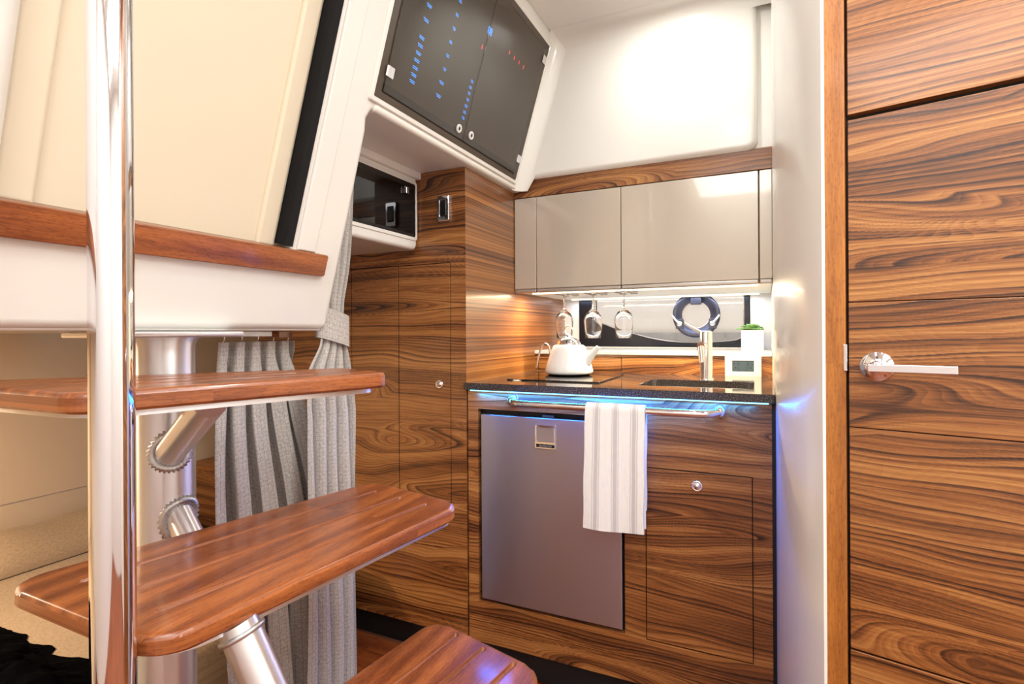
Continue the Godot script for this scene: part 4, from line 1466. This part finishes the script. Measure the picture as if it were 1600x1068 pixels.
# ---------------------------------------------------------------- curtains
func curtains() -> void:
	# tied curtain: from the overhead down behind the slab edge
	var t := thing("tied_curtain", "grey linen curtain gathered by a tie band beside the white slab", "curtain", V(-0.17, 0.02, 0.42), "linen curtains")
	var f := func(u: float, v: float) -> Vector3:
		var y := lerpf(1.588, 0.015, v)
		var tie := exp(-pow((y - 1.11) / 0.10, 2.0))
		var right := lerpf(0.348, 0.345, v) - 0.006 * sin(v * 9.0) + 0.012 * tie
		right += 0.028 * clampf((1.5 - y) / 0.35, 0.0, 1.0) - 0.03 * clampf((1.05 - y) / 0.2, 0.0, 1.0)
		var left := minf(right + lerpf(0.105, 0.13, v) - 0.02 * tie, 0.468) + 0.05 * smoothstep(1.05, 0.95, y)
		var z := lerpf(left, right, u)
		var amp := 0.0155 - 0.008 * tie
		var x := -0.158 + amp * sin(u * TAU * 4.0 + 0.6 + 0.5 * sin(v * 5.0)) + 0.003 * sin(u * 9.0 + v * 11.0)
		return V(x, y, z + 0.006 * sin(u * TAU * 4.0 + 2.0))
	part("cloth", mb().sheet(72, 90, f, 0.0018, 0.42, 1.6), M.linen, t)
	var band := func(u: float, v: float) -> Vector3:
		var a := -0.5 * PI + u * TAU * 0.98
		var y := 1.078 - 0.014 * sin(a + 0.2)
		return V(-0.158 + 0.0235 * cos(a), y - 0.082 * (v - 0.5), 0.424 - 0.054 * sin(a))
	part("tie_band", mb().sheet(48, 6, band, 0.003, 0.4, 0.065), M.linen, t)
	# second curtain on a track under the deck, with pinch pleats
	var s := thing("pleated_curtain", "grey linen curtain with a pinch pleated heading behind the steps", "curtain", V(-0.2, 0.02, 0.58), "linen curtains")
	var g := func(u: float, v: float) -> Vector3:
		var y := lerpf(1.042, 0.012, v)
		var head := clampf((y - 0.93) / 0.08, 0.0, 1.0)
		var z0 := lerpf(0.700, 0.695, v) + 0.018 * sin(clampf(v * 1.6, 0.0, 1.0) * PI) - 0.05 * clampf((v - 0.55) / 0.45, 0.0, 1.0)
		var z1 := lerpf(0.395, 0.488, smoothstep(0.55, 0.98, y))
		var z := lerpf(z0, z1, u)
		var ph := u * TAU * lerpf(4.5, 5.0, head) + 0.4 + 0.6 * sin(u * 5.0) * (1.0 - head)
		var sharp := sin(ph) * absf(sin(ph))
		var low := sin(ph + 0.5 * sin(v * 4.0)) + 0.35 * sin(2.1 * ph + 3.0 * v)
		var x := -0.232 + lerpf(0.024 * low, 0.017 * sharp + 0.005 * sin(3.0 * ph), head)
		return V(x, y, z + lerpf(0.012 * sin(2.0 * ph + 1.0), 0.004 * sin(2.0 * ph), head))
	part("cloth", mb().sheet(110, 80, g, 0.0018, 0.62, 1.05), M.linen, s)
	part("track", mb().rbx(V(-0.242, 1.0535, 0.565), V(-0.217, 1.0668, 0.735), 0.002), M.brushed, s)
	solo("teak_block", mb("z").rbx(V(-0.250, 1.050, 0.515), V(-0.205, 1.0668, 0.556), 0.002), M.teak, "small teak block under the deck edge beside the curtain track", "block", V(-0.228, 1.05, 0.535))
	for i in 5:
		part("hook", mb().tube([V(-0.2295, 1.056, 0.685 - i * 0.045), V(-0.2295, 1.046, 0.685 - i * 0.045), V(-0.234, 1.038, 0.685 - i * 0.045)], 0.0016, 6), M.chrome, s)

# ---------------------------------------------------------------- mid berth under the bridge deck
func berth() -> void:
	var hull := mb()
	hull.bx(V(-1.8, 0.4555, -1.0), V(-1.6, 1.6, 2.5))
	hull.bx(V(-1.8, 0.0, -1.0), V(-1.606, 0.452, 2.5))
	struct("wall_port", hull, M.berth_wall)
	struct("wall_berth", mb().bx(V(-1.8, 0.0, -1.05), V(-0.9, 1.6, -0.6)), M.berth_wall)
	struct("trim_seam", mb().bx(V(-1.64, 0.4515, -1.0), V(-1.6045, 0.456, 2.5)), M.headliner)
	# low wooden cabinet between hull and locker
	var c := thing("low_cabinet", "low dark walnut cabinet at the foot of the berth, behind the post", "cabinet", V(-1.28, 0, -0.3))
	part("body", mb("x", Vector2(0.2, 0.4)).bx(V(-1.595, 0.0, -0.59), V(-0.955, 0.445, -0.13)), M.veneer, c)
	part("top", mb("x", Vector2(0.2, 0.1)).rbx(V(-1.598, 0.445, -0.59), V(-0.955, 0.456, -0.120), 0.002), M.sapele, c)
	# mattress, bolster, lumpy black patch
	solo("mattress", mb("x").rbx(V(-1.595, 0.10, 0.10), V(-0.36, 0.30, 2.2), 0.05, 5), M.upholstery, "tan woven mattress of the mid berth below the steps", "mattress", V(-1.0, 0.10, 1.1))
	var bol := func(u: float, v: float) -> Vector3:
		var a := u * PI
		var z := lerpf(0.12, 0.75, v)
		var e := 1.0 - pow(absf(v * 2.0 - 1.0), 4.0)
		return V(-1.43 + 0.15 * cos(a), 0.304 + (0.10 * sin(a)) * (0.25 + 0.75 * e) * (1.0 + 0.1 * sin(v * 9.0)), z)
	solo("bolster", mb().sheet(20, 30, bol, 0.004, 0.5, 0.6), M.upholstery, "low tan bolster along the hull side of the berth", "bolster", V(-1.43, 0.295, 0.43))
	var rng := noise(66, 3)
	var black_patch := func(u: float, v: float) -> Vector3:  # lumpy black sheet with a ragged outline, lying on the mattress
		var rag := 0.022 * rng.get_noise_2d(v * 5.0, u * 5.0)
		var x := lerpf(-0.95, -0.40, u) + rag
		var z := lerpf(0.80, 1.55, v) + 0.022 * rng.get_noise_2d(u * 5.0 + 9.0, v * 5.0)
		var e := minf(minf(u, 1.0 - u), minf(v, 1.0 - v))
		return V(x, 0.302 + 0.06 * smoothstep(0.0, 0.18, e) + 0.02 * rng.get_noise_2d(u * 6.0, v * 6.0) * smoothstep(0.0, 0.1, e), z)
	solo("black_patch", mb().sheet(60, 60, black_patch, 0.004), M.matte_black, "lumpy black patch with a ragged edge on the tan mattress", "black_patch", V(-0.67, 0.302, 1.17))
	# reading lamp of the berth, out of sight on its overhead
	var lamp := thing("berth_lamp", "round warm reading lamp under the deck of the mid berth", "lamp", V(-0.95, 1.067, 1.35))
	part("rim", mb().lathe([Vector2(0.075, 1.067), Vector2(0.075, 1.058), Vector2(0.066, 1.054)], 32, V(-0.95, 0, 1.35)), M.white_plastic, lamp)
	part("diffuser", mb().lathe([Vector2(0.0, 1.056), Vector2(0.066, 1.058)], 32, V(-0.95, 0, 1.35)), M.warm_led, lamp)
	area("lamp_light", lamp, V(-0.95, 1.05, 1.35), Vector3.DOWN, Vector2(0.12, 0.12), rgb(255, 226, 190), 3.8)
